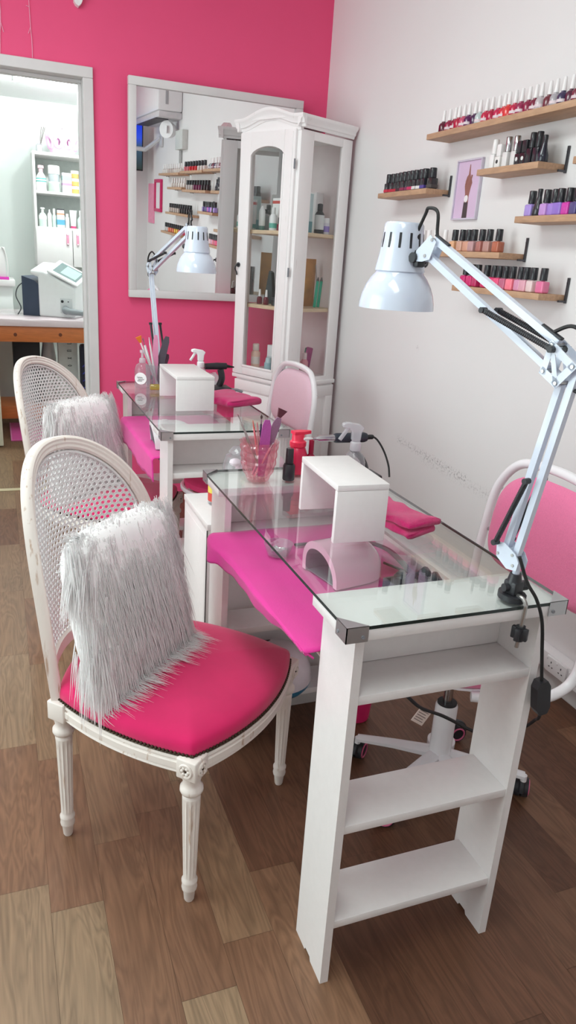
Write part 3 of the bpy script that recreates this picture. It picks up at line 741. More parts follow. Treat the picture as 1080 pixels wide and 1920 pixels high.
# ------------------------------------------------------------------ fur cushions (built in chair space)
def seat_top(x,y):
    r=max(abs(x-.02)/.2,abs(y)/.205); return .418-.028*min(1.3,r)**3
def fur_cushion(loc,rz,label,seed,dy=0):
    rnd=random.Random(seed)
    t=thing('fur_cushion',label,'cushion',loc,rz,'white fur cushions on the cane-backed chairs')
    ctr=V(-.085,-.060+dy,.580); lean=math.radians(-13); hw,hh,ht=.172,.168,.046
    Rm=Matrix.Rotation(lean,3,'Y')
    def surf(th,ph):
        # superellipsoid-like pillow: local X thickness, Y width, Z height
        f=lambda v,e:math.copysign(abs(v)**e,v)
        cy,cz=f(math.cos(ph),.42),f(math.sin(ph),.42)
        k=math.cos(th); s=math.sin(th)
        return V(ht*f(s,.9),hw*cy*abs(k)**.42,hh*cz*abs(k)**.42)
    mb=MB(); nu,nv=44,22
    mb.grid(lambda u,v:tuple(ctr+Rm@(surf((v-.5)*PI*.998,2*PI*u)*.96)),nu,nv,cu=True)
    mb.build('cushion',FURB,t,angle=180)
    vs=[];fs=[]
    def strand(root,dirn,L,w,bend,nr0):
        p=root.copy(); d=dirn.normalized(); seg=5; pts=[p.copy()]
        for k in range(seg):
            d=(d+V(0,0,-bend)+bend*.15*V(rnd.uniform(-1,1),rnd.uniform(-1,1),0)).normalized(); p=p+d*(L/seg)
            zt=seat_top(p.x,p.y)+.003+rnd.random()*.004
            if p.z<zt and -.24<p.x<.23 and abs(p.y)<.23: p.z=zt; d.z=max(d.z,-.1); d.x+=.5
            lim=-.16-.105*(1-min(1,(p.y/.206)**2))-(p.z-.36)*math.tan(.141)+.012
            if p.x<lim: p.x=lim
            if abs(p.y)>.158 and p.x<-.10 : p.y=math.copysign(min(abs(p.y),.166),p.y)
            pts.append(p.copy())
        b=len(vs)
        nrm=(nr0-dirn.normalized()*nr0.dot(dirn.normalized())).normalized(); lat=nrm.cross(dirn).normalized()
        for k,q in enumerate(pts):
            r=w*(1-(k/seg)**2.2)+.00015
            a=lat*r; c=nrm*(r*.30)
            vs.extend([q+a,q+c,q-a,q-c])
        for k in range(seg):
            for j in range(4): fs.append((b+k*4+j,b+k*4+(j+1)%4,b+(k+1)*4+(j+1)%4,b+(k+1)*4+j))
    n=1500
    for i in range(n):
        th=math.asin(rnd.uniform(-.35,1)); ph=rnd.uniform(0,2*PI)
        # more even cover: pick in the face rectangle for the front
        if rnd.random()<.72:
            yy=rnd.uniform(-1,1); zz=rnd.uniform(-1,1); m=max(abs(yy),abs(zz)); x=ht*max(0,1-m**2.6)**.5
            q=V(x,hw*yy,hh*zz); nrm=V(1.0,yy*abs(yy)**3*1.2,zz*abs(zz)**3*1.0)
        else:
            q=surf(th,ph); nrm=V(q.x/ht*.8,q.y/hw,q.z/hh)
        if i%6==0:
            yy=rnd.uniform(-1,1); zz=rnd.uniform(.72,1.0); q=V(ht*rnd.uniform(.0,.5)*(1.25-zz)*4*.6,hw*yy*.98,hh*zz); nrm=V(.9,yy**5*.5,1.1)
        root=ctr+Rm@q; nr=(Rm@nrm).normalized()
        if root.z<.44 and nr.z<-.3: nr.z=-.1
        L=rnd.uniform(.065,.11); base=nr*.30+V(0,rnd.uniform(-.10,.10),-.85)
        for h in range(rnd.choice((3,4,4))):
            jit=V(rnd.uniform(-.004,.004),rnd.uniform(-.006,.006),rnd.uniform(-.004,.004))
            strand(root+jit,base+V(rnd.uniform(-.05,.14),rnd.uniform(-.13,.13),rnd.uniform(-.1,.1)),L*rnd.uniform(.7,1.15),rnd.uniform(.0009,.0020),rnd.uniform(.08,.26),nr)
    o=MB().add(vs,fs).build('fur',FUR,t,angle=180,solid=False); o['kind']='stuff'
    return t
fc=fur_cushion(CL1,AN1,'long-haired white fur cushion on the foreground pink seat',3)
_c=V(-.085,-.06,0); _r=AN2-.16; dup(fc,CL2+Matrix.Rotation(AN2,3,'Z')@(_c+V(.02,.012,0))-Matrix.Rotation(_r,3,'Z')@_c,_r,'long-haired white fur cushion on the far cane chair, behind the foreground chair')

# ------------------------------------------------------------------ pink swivel chairs
def swivel_chair(loc,rz,label,fabric,legs,off=(0,0)):
    t=thing('swivel_chair',label,'chair',loc,rz)
    mb=MB(); mb.lathe([(.030,.078),(.036,.084),(.036,.100),(.024,.106)],24)
    star=mb.build('hub',TUBEW,t)
    R_=.215
    for a in legs:
        a=math.radians(a); d=V(math.cos(a),math.sin(a),0)
        mb=MB(); mb.tube([d*.02+V(0,0,.094),d*.12+V(0,0,.084),d*(R_)+V(0,0,.070)],[.021,.016,.0135],8,flat=.75); mb.cyl(d*R_+V(0,0,.072),d*R_+V(0,0,.055),.008,n=10)
        mb.build('base_leg',TUBEW,t)
        w=d*(R_)+V(-d.y,d.x,0)*.016*(1 if a>0 else -1); ax=V(-d.y*.2+d.x*.35,d.x*.2+d.y*.9,0).normalized(); sdv=V(-ax.y,ax.x,0)
        cs=MB()
        for sgn in (-1,1):
            c=w+ax*.010*sgn+V(0,0,.026); cs.cyl(c-ax*.0075*sgn,c+ax*.0075*sgn,.026,.0245,n=20)
        hood=[w+V(0,0,.026)+sdv*(.027*math.cos(k*PI/8))+V(0,0,.029*math.sin(k*PI/8)) for k in range(9)]
        cs.tube(hood,.008,6,up=tuple(ax)); cs.cyl(w+V(0,0,.05),w+V(0,0,.062),.006,n=8)
        co=cs.build('caster',BLACK,t)
        for sgn in (-1,1):
            ring=MB(); c=w+ax*.0180*sgn+V(0,0,.026); ring.tube([c+sdv*(.0185*math.cos(k*PI/9))+V(0,0,.0185*math.sin(k*PI/9)) for k in range(18)],.0026,6,closed=True)
            ring.build('wheel_ring',plain((224,110,150),.4),co)
    MB().lathe([(.027,.098),(.028,.11),(.028,.238),(.0255,.244)],24).build('column',TUBEW,t)
    mb=MB(); mb.lathe([(.0245,.2435),(.0245,.2475)],20); mb.build('column_collar',BLACK,t)
    MB().lathe([(.0115,.2475),(.0115,.345)],14).build('gas_rod',CHROME,t)
    n0=len(t.children)
    mb=MB(); mb.lathe([(.03,.340),(.155,.348),(.166,.354),(.166,.360)],36); mb.build('seat_pan',TUBEW,t)
    prof=[(.03,.3605),(.16,.3605),(.172,.367),(.176,.385),(.170,.402),(.150,.413),(.10,.419),(.02,.421)]
    MB().lathe(prof,40,(0,0,0)).build('seat',fabric,t,angle=180)
    mb=MB(); mb.tube(smooth_path([(.02,-.02,.335),(.03,-.08,.325),(.03,-.13,.318)],4),.004,6); mb.rbox(.018,.042,-.165,-.128,.300,.322,.004); mb.build('height_lever',BLACK,t)
    # tube frame: under the seat, back, up and over
    hw=.222
    half=[(.06,-hw+.06,.346),(-.02,-hw+.02,.348),(-.09,-hw,.352),(-.15,-hw,.366),(-.178,-hw,.40),(-.186,-hw,.46),(-.196,-hw,.56),(-.210,-hw+.004,.68),(-.216,-hw+.022,.74),(-.222,-hw+.062,.790),(-.226,-hw+.115,.812),(-.227,0,.820)]
    path=half+[(x,-y,z) for x,y,z in half[:-1][::-1]]
    MB().tube(smooth_path(path,6),.0125,12).build('tube_frame',TUBEW,t,angle=60)
    # back cushion: rounded panel within the tube
    def bp(u,v,front):
        a=2*PI*u; f=lambda q,e:math.copysign(abs(q)**e,q)
        r=min(1,v*1.0)
        y=.205*f(math.cos(a),.5 if math.sin(a)>0 else .34)*r; z=.130*f(math.sin(a),.55)*r
        if z>0: y*=1-.15*(z/.130)**2
        th=.026*(1-r**5)**.5
        zz=.665+z; xb=-.186-(zz-.46)*.11+ -.02*(1-(y/.2)**2)
        return (xb+(th if front else -th),y,zz)
    mb=MB(); mb.grid(lambda u,v:bp(u,v*.999+.001,True),48,12,cu=True); mb.grid(lambda u,v:bp(u,v*.999+.001,False),48,12,cu=True)
    mb.build('backrest',fabric,t,angle=180)
    mb=MB()
    for y in (-.199,.199):
        for z in (.60,.72): mb.cyl((-.203-(z-.56)*.1,y,z),(-.203-(z-.56)*.1,y*1.10,z),.006,n=8)
    mb.build('mounting_pin',CHROME,t)
    for ch in list(t.children)[n0:]: ch.location=(off[0],off[1],0)
    return t
swivel_chair((-.625,-2.53,0),PI,'pink swivel chair with white tube frame on the right of the foreground desk',PINKSEAT,[138-180,200-180,268-180,328-180,48-180],(-.03,-.04))
swivel_chair((-.605,-.79,0),PI+math.radians(4),'pale pink swivel chair with white tube frame in front of the cupboard',PALESEAT,[-10,62,134,206,278])
# ------------------------------------------------------------------ polish shelves on the right wall
def wall_shelf(y_near,y_far,ztop,label):
    t=thing('wall_shelf',label,'shelf',(-.0,(y_near+y_far)/2,ztop)); h=(y_far-y_near)/2
    MB().rbox(-.102,-.0015,-h,h,-.019,0,.0015).build('board',OAK,t)
    y=-h-.0042
    mb=MB(); mb.box(-.006,-.001,y-.004,y+.004,-.024,.050); mb.box(-.030,-.001,y-.003,y+.004,-.022,-.016)
    mb.cyl((-.0075,y,.035),(-.0055,y,.035),.003,n=8)
    mb.build('shelf_bracket',mat_br,t,smooth=False)
    return t
mat_br=mat('dark_steel_bracket',(84,84,88),.4,metal=.6,var=.1)
ORD=['first','second','third','fourth','fifth','sixth','seventh','eighth','ninth','tenth','eleventh','twelfth','thirteenth','fourteenth','fifteenth','sixteenth','seventeenth','eighteenth','nineteenth','twentieth','twenty-first','twenty-second','twenty-third','twenty-fourth','twenty-fifth','twenty-sixth','twenty-seventh']
_BM={}
def bottle_mesh(kind):
    """returns (body MB, cap MB, label MB or None) at the origin"""
    b,c,l=MB(),MB(),None
    if kind=='square':      # squarish body, straight black cap
        b.rbox(-.0148,.0148,-.0162,.0162,0,.0345,.005,seg=3); b.cyl((0,0,.033),(0,0,.037),.006,n=12)
        c.lathe([(.0105,.036),(.0118,.037),(.0112,.071),(.0102,.0725)],20)
    elif kind=='round':     # round body, slim white tapering cap
        b.lathe([(.0145,0),(.0168,.003),(.0162,.026),(.0130,.033),(.0075,.036),(.007,.039)],20)
        c.lathe([(.0072,.0395),(.0074,.042),(.0050,.074),(.0036,.076)],16)
        l=MB(); l.lathe([(.01695,.009),(.01665,.017)],20,cap=False)
    elif kind=='gel':       # wide black-shouldered gel bottle with coloured band
        b.rbox(-.0150,.0150,-.0158,.0158,0,.038,.004,seg=2)
        c.lathe([(.0130,.0385),(.0138,.040),(.0132,.071),(.0122,.0725)],20)
        l=MB(); l.box(-.0153,.0153,-.0161,.0161,.004,.0145)
    elif kind=='taper':     # all black bottle drawn up into a slim neck
        b.lathe([(.0145,0),(.0165,.003),(.0155,.022),(.0095,.040),(.0072,.055)],22)
        c.lathe([(.0072,.0552),(.0076,.074),(.0066,.0765)],16)
    elif kind=='tall':
        b.rbox(-.0125,.0125,-.0125,.0125,0,.046,.004,seg=2)
        c.lathe([(.0100,.0465),(.0105,.048),(.0098,.088),(.0088,.0895)],20)
    elif kind=='block':     # straight bottle whose cap is as wide as the body
        b.rbox(-.0135,.0135,-.0140,.0140,0,.036,.003,seg=2)
        c.rbox(-.0115,.0115,-.0115,.0115,.0362,.072,.003,seg=2)
        l=MB(); l.cyl((-.0136,0,.020),(-.0140,0,.020),.006,n=14)
    elif kind=='squat':
        b.lathe([(.0130,0),(.0150,.003),(.0150,.028),(.0125,.034),(.006,.036)],20)
        c.lathe([(.0085,.0355),(.0092,.037),(.0085,.072),(.0075,.0735)],18)
    return b,c,l
CAPW=mat('white_cap_plastic',(238,236,236),.3,var=.01); CAPS=mat('silver_cap',(190,190,192),.2,metal=.95,var=.04)
CAPM={'black':BLACKG,'white':CAPW,'silver':CAPS}
def proto(kind,cap,rgb,lab):
    key=(kind,cap,rgb,lab)
    if key not in _BM:
        b,c,l=bottle_mesh(kind); bo=b.build('bottle_body',plain(rgb,.18,coat=.3)); co=c.build('cap',CAPM[cap]); lo=l.build('bottle_label',plain(lab,.5)) if (l and lab) else None
        ms=[bo.data,co.data]+([lo.data] if lo else [])
        for o in (bo,co,lo):
            if o: bpy.data.objects.remove(o)
        _BM[key]=ms
    return _BM[key]
def bottle(loc,kind,cap,rgb,label,group,lab=None,rz=0,parts=True,s=1.0):
    ms=proto(kind,cap,rgb,lab)
    t=thing('polish_bottle',label,'bottle',loc,rz,group); t.scale=(s,s,s)
    for nm,me in zip(('bottle_body','cap','bottle_label'),ms):
        o=bpy.data.objects.new(nm,me); COL.objects.link(o); o.parent=t
    return t
S1,S2,S3,S4,S5,S6=1.728,1.583,1.545,1.327,1.214,1.433
wall_shelf(-2.10,-1.205,S1,'oak wall shelf, longest and topmost, holding white-capped polish bottles')
wall_shelf(-1.872,-1.56,S2,'oak wall shelf with white, silver and black bottles, under the long top shelf')
wall_shelf(-1.245,-.856,S3,'short oak wall shelf nearest the cupboard, with black-capped gel bottles')
wall_shelf(-1.748,-.965,S4,'oak wall shelf behind the lamp head, with nude and brown polishes')
wall_shelf(-1.972,-1.50,S5,'lowest oak wall shelf, with pink polishes, above the lamp arm')
wall_shelf(-2.235,-1.80,S6,'oak wall shelf at the right edge of the photo, with purple polishes')
def row(items,z,x,where,group):
    n=len(items)
    for i,(y,kind,cap,rgb,cname,*r) in enumerate(items):
        lab=r[0] if r else None
        bottle((x+random.uniform(-.004,.004),y,z+.0006),kind,cap,rgb,'%s bottle, %s cap, %s from the left on %s'%(cname,cap,ORD[i],where),group,lab,rz=random.uniform(-.12,.12))
# long top shelf
cx_=[122,160,178,215,230,285,305,365,385,440,460,510,540,570,610,650,675,715,745,775,820,855,900,940,980,1035]
cols=[((92,24,44),'dark red'),((150,34,70),'berry'),((140,26,56),'dark pink'),((176,30,62),'crimson'),((196,80,110),'rose'),((90,30,84),'plum'),((70,34,74),'dark purple'),((186,200,200),'pale clear'),((190,36,70),'crimson'),((176,30,66),'crimson'),((190,38,80),'cherry'),((208,44,60),'red'),((214,58,56),'bright red'),((186,34,72),'crimson'),((150,40,80),'berry'),((140,30,66),'dark berry'),((120,28,58),'wine'),((190,180,184),'pearl'),((110,44,56),'brown red'),((170,166,172),'grey pearl'),((60,50,84),'navy'),((86,34,58),'wine'),((120,40,60),'wine'),((90,90,104),'slate'),((186,190,190),'clear'),((50,54,80),'navy')]
_yy=[]
for k,cx in enumerate(cx_): _yy.append(-1.249-(cx-122)/(1035-122)*(1.985-1.249)*(0.80+.20*((cx-122)/913)) if False else None)
ys=[-1.250,-1.285,-1.322,-1.352,-1.384,-1.414,-1.447,-1.478,-1.509,-1.540,-1.572,-1.603,-1.634,-1.665,-1.697,-1.728,-1.760,-1.791,-1.822,-1.854,-1.885,-1.916,-1.948,-1.980,-2.012,-2.045]
row([(ys[k],'round','white',cols[k][0],cols[k][1],(222,206,212) if k%3 else None) for k in range(26)],S1,-.062,'the long top shelf','white-capped polishes on the long top shelf')
row([(-1.592,'tall','white',(236,236,236),'white'),(-1.630,'block','white',(232,232,230),'white',(60,60,60)),(-1.666,'tall','silver',(226,226,226),'white'),(-1.700,'tall','silver',(222,222,222),'pale'),
     (-1.724,'block','black',(40,40,44),'black',(224,224,224)),(-1.753,'block','black',(36,36,40),'black',(224,224,224)),(-1.780,'tall','black',(36,37,42),'dark'),(-1.808,'tall','black',(42,43,50),'charcoal'),(-1.838,'taper','black',(40,42,56),'blue-black')],S2,-.062,'the second shelf down','mixed bottles under the long top shelf')
row([(-.888,'gel','black',(40,40,44),'black',(196,44,70)),(-.919,'gel','black',(42,42,46),'dark',(190,40,66)),(-.950,'gel','black',(40,40,44),'charcoal',(186,36,60)),(-.985,'gel','black',(36,36,40),'black',(70,40,50)),
     (-1.022,'gel','black',(44,42,46),'black',(140,46,80)),(-1.052,'gel','black',(40,40,44),'dark',(128,50,90)),(-1.082,'gel','black',(42,42,46),'black',(200,50,100)),(-1.112,'gel','black',(40,40,44),'black',(226,222,222)),
     (-1.146,'gel','black',(44,44,48),'black',(226,224,226)),(-1.177,'gel','black',(42,42,50),'black',(84,70,150)),(-1.222,'gel','black',(48,46,46),'black',(76,72,70))],S3,-.066,'the short shelf by the cupboard','gel bottles on the short shelf nearest the cupboard')
row([(-1.06,'squat','white',(226,214,212),'milky'),(-1.10,'squat','white',(230,216,214),'milky'),(-1.14,'squat','white',(228,206,204),'blush'),(-1.20,'squat','white',(234,222,220),'milky'),(-1.25,'squat','white',(230,210,208),'blush'),(-1.30,'squat','white',(234,224,222),'milky'),(-1.36,'squat','white',(226,214,212),'milky'),
     (-1.432,'square','black',(222,170,130),'peach'),(-1.475,'square','black',(206,160,140),'nude'),(-1.508,'square','black',(210,156,132),'nude'),(-1.545,'square','black',(190,150,152),'taupe'),(-1.590,'square','black',(176,112,104),'umber'),(-1.630,'square','black',(184,142,134),'mauve'),(-1.682,'square','black',(180,104,80),'caramel')],S4,-.066,'the shelf behind the lamp','nude polishes on the shelf behind the lamp')
row([(-1.535,'square','black',(204,28,110),'magenta'),(-1.575,'square','black',(206,40,110),'magenta'),(-1.610,'square','black',(190,46,100),'raspberry'),(-1.660,'square','black',(212,60,110),'deep pink'),(-1.700,'square','black',(226,44,110),'hot pink'),(-1.732,'square','black',(234,78,126),'bright pink'),(-1.764,'square','black',(190,100,130),'mauve'),(-1.800,'square','black',(244,128,146),'coral pink'),(-1.836,'square','black',(214,148,180),'lilac pink'),(-1.866,'square','black',(222,164,180),'pale pink'),(-1.900,'square','black',(230,206,206),'cream'),(-1.942,'square','black',(226,120,160),'candy pink')],S5,-.072,'the lowest shelf','pink polishes on the lowest shelf')
row([(-1.832,'square','black',(172,148,220),'lilac'),(-1.868,'taper','black',(48,48,54),'black'),(-1.902,'square','black',(196,150,216),'pale violet'),(-1.934,'square','black',(164,130,214),'lilac'),(-1.965,'square','black',(150,120,206),'violet'),(-1.997,'square','black',(208,62,170),'magenta'),(-2.030,'square','black',(84,76,130),'navy'),(-2.063,'square','black',(70,66,120),'dark blue'),(-2.10,'square','black',(90,80,140),'blue-violet'),(-2.14,'square','black',(120,100,170),'violet')],S6,-.070,'the right-edge shelf','purple polishes on the shelf at the right edge')
# further shelves nearer the camera, seen in the mirror only
MIR=[(-3.72,-2.92,1.712,'round','white',[((206,196,190),'clear'),((190,176,170),'beige'),((214,208,204),'clear')],10,'upper left'),
     (-2.86,-2.14,1.722,'square','black',[((224,214,210),'pale'),((210,44,50),'red'),((214,120,130),'pink')],8,'upper middle'),
     (-3.34,-2.79,1.598,'squat','white',[((224,218,214),'clear'),((214,206,202),'pale')],6,'second row left'),
     (-2.77,-1.995,1.582,'gel','black',[((60,50,56),'dark'),((120,50,90),'plum'),((200,196,196),'white')],9,'second row middle'),
     (-3.40,-2.56,1.392,'gel','black',[((50,50,54),'black'),((196,186,180),'beige')],10,'third row left'),
     (-3.58,-2.75,1.222,'square','black',[((226,70,110),'pink'),((236,190,70),'yellow'),((230,120,90),'coral'),((214,214,214),'white')],10,'bottom row left')]
for y0,y1,z,kind,cap,cl,n,where in MIR:
    if y0==-2.77: y0,y1=-2.77,-2.02
    wall_shelf(y0,y1,z,'oak wall shelf seen only in the mirror, %s of the reflected shelves'%where)
    for i in range(n):
        rgb,cn=cl[i*len(cl)//n]
        bottle((-.062,y1-.05-(y1-y0-.1)*i/(n-1),z+.0006),kind,cap,rgb,'%s bottle, %s cap, %s from right, %s shelf in mirror'%(cn,cap,ORD[i],where),'bottles on the %s reflected shelf'%where)
# ------------------------------------------------------------------ poster with a hand
def poster():
    t=thing('framed_poster','lilac poster of a raised hand with a white wristwatch, between the shelves','poster',(-.0005,-1.372,1.540))
    w,h=.078,.101
    mb=MB()
    for a,b,c,d in ((-w,w,-h,-h+.006),(-w,w,h-.006,h),(-w,-w+.006,-h+.006,h-.006),(w-.006,w,-h+.006,h-.006)): mb.rbox(-.012,0,a,b,c,d,.001)
    mb.build('frame',plain((206,198,214),.4),t)
    MB().box(-.006,-.0005,-w+.005,w-.005,-h+.005,h-.005).build('print',mat('lilac_print',(214,188,216),.4,var=.04,scale=8),t,smooth=False)
    # forearm and hand (image left is +y)
    f=lambda y,z:(-y,z)
    def flat(poly,x,th=.0004): 
        m=MB(); m.prism(poly,(x,0,0),(0,-1,0),(0,0,1),(-th,0,0)); return m
    skin=plain((150,100,92),.5)
    m=flat([(-.014,-.095),(.016,-.095),(.014,-.02),(.020,.006),(.026,.022),(.020,.034),(.012,.042),(.008,.055),(.004,.083),(.000,.083),(-.002,.050),(-.010,.044),(-.016,.030),(-.018,.012),(-.010,-.015)],-.0062)
    for a,b,c,d in ((.012,.018,.020,.048),(.004,.018,.010,.040),(-.014,.016,-.004,.040)): m.tube([(-.0068,-a,b),(-.0068,-c,d)],.0045,6,flat=.2,up=(1,0,0))
    m.build('printed_hand',skin,t,smooth=False)
    flat([(-.014,-.095),(.016,-.095),(.0135,-.042),(-.012,-.042)],-.0066).build('printed_sleeve',plain((74,62,66),.5),t,smooth=False)
    m=MB(); m.cyl((-.0064,.000,-.030),(-.0074,.000,-.030),.012,n=20); m.build('printed_watch',plain((232,230,232),.4),t)
    return t
poster()
# ------------------------------------------------------------------ whitewashed display cupboard standing across the corner
PSI=.441; CC=V(-.338,-.542,0); CS=.985
def cupw(x,y,z): # cupboard space -> world
    c,s=math.cos(PSI),math.sin(PSI); return V(CC.x+c*x-s*y, CC.y+s*x+c*y, z)
def cupboard():
    t=thing('display_cupboard','tall whitewashed display cupboard with arched glass door in the corner','cupboard',CC,PSI)
    w,d=.375,.350; ZB,ZT=.69,1.800
    # lower cabinet with raised panels
    MB().rbox(.012,d,.006,w-.006,.0,ZB-.012,.003).build('lower_cabinet',CUPW,t)
    MB().rbox(-.008,d+.002,-.008,w+.008,ZB-.014,ZB+.006,.004).build('waist_moulding',CUPW,t)
    MB().rbox(-.010,d,-.010,w+.010,.0,.09,.004).build('plinth',CUPW,t)
    def framed(mb,y0,y1,z0,z1,x,fw=.05,th=.016):
        mb.rbox(x,x+th,y0,y1,z0,z0+fw,.002); mb.rbox(x,x+th,y0,y1,z1-fw,z1,.002); mb.rbox(x,x+th,y0,y0+fw,z0+fw,z1-fw,.002); mb.rbox(x,x+th,y1-fw,y1,z0+fw,z1-fw,.002)
        mb.rbox(x+.006,x+th,y0+fw+.012,y1-fw-.012,z0+fw+.012,z1-fw-.012,.004); mb.box(x+.010,x+th,y0+fw,y1-fw,z0+fw,z1-fw)
    mb=MB(); framed(mb,.022,w-.010,.10,ZB-.022,-.004); mb.build('lower_door',CUPW,t)
    # side panel of the base: same framing on the side turned to the camera
    mb=MB(); mb.M=Matrix(((0,1,0,0),(1,0,0,0),(0,0,1,0),(0,0,0,1)))
    framed(mb,.02,d-.004,.10,ZB-.022,-.006,.055,.012); mb.build('side_panel',CUPW,t)
    # four posts
    pw=.066
    for x0,x1,y0,y1 in ((0,.085,0,.016),(0,.016,.016,.06),(d-.068,d,0,.016),(d-.016,d,.016,.05),(0,.07,w-.016,w),(d-.068,d,w-.016,w)):
        MB().rbox(x0,x1,y0,y1,ZB+.006,ZT,.0015).build('post',CUPW,t)
    for y in (0,w-.016):
        MB().rbox(.085 if y==0 else .07,d-.068,y,y+.016,ZB+.006,.716,.001).build('bottom_rail',CUPW,t)
        MB().rbox(.085 if y==0 else .07,d-.068,y,y+.016,1.765,ZT,.001).build('top_rail',CUPW,t)
        MB().box(.075 if y==0 else .06,d-.06,y+.007,y+.010,.710,1.770).build('side_glass',PANE,t,smooth=False)
    MB().box(d-.010,d-.002,.016,w-.016,ZB+.006,ZT).build('back_panel',mat('cupboard_back_pinkish_white',(226,212,212),.6,var=.03),t,smooth=False)
    MB().box(.002,d-.001,.001,w-.001,ZT-.014,ZT).build('top_panel',CUPW,t)
    MB().box(.002,d-.001,.001,w-.001,ZB+.0065,ZB+.022).build('floor_panel',CUPW,t)
    for z in (1.385,1.043):
        MB().rbox(.018,d-.012,.018,w-.018,z-.016,z,.001).build('shelf',PALEOAK,t)
    # arched door
    y0,y1=.020,w-.002; a0,a1=.088,.302; zb,zs=.745,1.704; XF=-.014
    mb=MB(); T=.018
    mb.rbox(XF,XF+T,y0,a0,ZB+.010,1.800,.002); mb.rbox(XF,XF+T,a1,y1,ZB+.010,1.800,.002); mb.rbox(XF,XF+T,a0,a1,ZB+.010,zb,.002)
    arc=[(a0+(a1-a0)*k/16, zs+.034*(1-(2*k/16-1)**2)**.7) for k in range(17)]
    for k in range(16):
        p,q=arc[k],arc[k+1]; mb.prism([p,q,(q[0],1.80),(p[0],1.80)],(XF,0,0),(0,1,0),(0,0,1),(T,0,0))
    for ya,yb in ((a0-.006,a0+.004),(a1-.004,a1+.006)): mb.rbox(XF-.004,XF+.004,ya,yb,zb-.006,zs,.002)
    mb.rbox(XF-.004,XF+.004,a0-.006,a1+.006,zb-.008,zb+.003,.002)
    mb.rbox(XF-.003,XF+.003,y0+.014,y0+.022,ZB+.03,1.79,.002)
    dr=mb.build('door',CUPW,t)
    MB().box(XF+.008,XF+.011,a0-.004,a1+.004,zb-.004,1.742).build('door_glass',PANE,dr,smooth=False)
    mb=MB(); mb.cyl((XF-.001,y1-.018,1.222),(XF-.006,y1-.018,1.222),.011,n=14); mb.cyl((XF-.006,y1-.018,1.222),(XF-.016,y1-.018,1.222),.004,n=8)
    mb.tube(smooth_path([(XF-.014,y1-.018,1.224),(XF-.018,y1-.012,1.205),(XF-.010,y1-.015,1.186),(XF-.012,y1-.020,1.176)],5),.0035,8)
    mb.build('latch',BLACK,dr)
    for z in (1.66,1.205,.772):
        MB().cyl((XF-.002,y0-.004,z-.020),(XF-.002,y0-.004,z+.020),.0042,n=10).build('hinge',GREYP,dr)
    # frieze and cornice: arched over the door, straight on the sides
    def crest(y):
        k=(y+.03)/(w+.06); k=min(1,max(0,k)); s=math.sin(PI*min(1,max(0,(k-.10)/.80)))**1.6
        return .036*s
    ys=[-.03+(w+.06)*k/44 for k in range(45)]
    mb=MB(); fr=[]
    for k in range(44):
        p,q=ys[k],ys[k+1]
        if q<0 or p>w: continue
        mb.prism([(max(p,0),1.795),(min(q,w),1.795),(min(q,w),1.812+crest(q)),(max(p,0),1.812+crest(p))],(-.004,0,0),(0,1,0),(0,0,1),(.016,0,0))
    mb.build('frieze',CUPW,t)
    prof=[(0,0),(.006,0),(.009,.010),(.015,.014),(.017,.026),(.026,.036),(.028,.040),(.028,.050),(0,.050)]
    pts=[V(-.002,y,1.806+crest(y)) for y in ys]
    MB().sweep(pts,[(V(-1,0,0),V(0,0,1))]*len(pts),prof).build('cornice',CUPW,t,angle=35)
    for y,sg in ((0,-1),(w,1)):
        pts=[V(x,y,1.806) for x in (-.028,.1,.2,d)]
        MB().sweep(pts,[(V(0,sg,0),V(0,0,1))]*4,prof).build('cornice',CUPW,t,angle=35)
    MB().box(-.02,d,-.02,w+.02,1.846,1.8535).build('cornice_cover',CUPW,t)
    return t
cupboard()
# ------------------------------------------------------------------ what stands in the cupboard
def lathe_thing(name,label,cat,loc,parts,rz=0,group=None,n=22):
    """parts: list of (part name, profile, material) all about the z axis"""
    t=thing(name,label,cat,loc,rz,group)
    for nm,prof,m in parts: MB().lathe(prof,n).build(nm,m,t)
    return t
def carton(name,label,cat,loc,rz,sx,sy,sz,m,band=None,group=None,lean=0):
    t=thing(name,label,cat,loc,rz,group); t.rotation_euler=(lean,0,rz)
    MB().rbox(-sx/2,sx/2,-sy/2,sy/2,0,sz,.0015).build('carton',m,t)
    for z0,z1,bm in (band or []):
        MB().box(-sx/2-.0004,sx/2+.0004,-sy/2-.0004,sy/2+.0004,z0,z1).build('printed_band',bm,t,smooth=False)
    return t
U,MI,LO=1.3856,1.0436,.7128
tube=[(.0135,0),(.0145,.002),(.0145,.020),(.0125,.022),(.0150,.024),(.0165,.10),(.0172,.118)]
lathe_thing('cream_tube','slim white cream tube on the upper cupboard shelf behind the door glass','tube',cupw(.10,.325,U),[('tube_body',[(.014,.022),(.0155,.024),(.015,.09),(.004,.112)],WHITEP),('cap',[(.013,0),(.0138,.002),(.0138,.0215)],plain((96,130,124),.35))])
carton('carton','white carton with red print and teal base on the upper cupboard shelf','box',cupw(.15,.262,U),PSI,.04,.05,.150,plain((238,236,236),.4),[(.010,.030,plain((90,170,160),.4)),(.125,.138,plain((206,90,84),.4))])
lathe_thing('spray_bottle','small white bottle with teal label in front of the white carton, upper cupboard shelf','bottle',cupw(.085,.232,U),[('bottle_body',[(.017,0),(.019,.003),(.019,.062),(.010,.076)],WHITEP),('bottle_label',[(.0193,.012),(.0193,.034)],plain((98,176,160),.4)),('cap',[(.009,.0765),(.010,.078),(.009,.104)],WHITEP)])
lathe_thing('polish_bottle','tiny dark red bottle beside the teal-labelled bottle on the upper cupboard shelf','bottle',cupw(.07,.176,U),[('bottle_body',[(.011,0),(.012,.002),(.011,.026),(.006,.032)],plain((120,40,56),.2)),('cap',[(.006,.0325),(.006,.06)],BLACKG)])
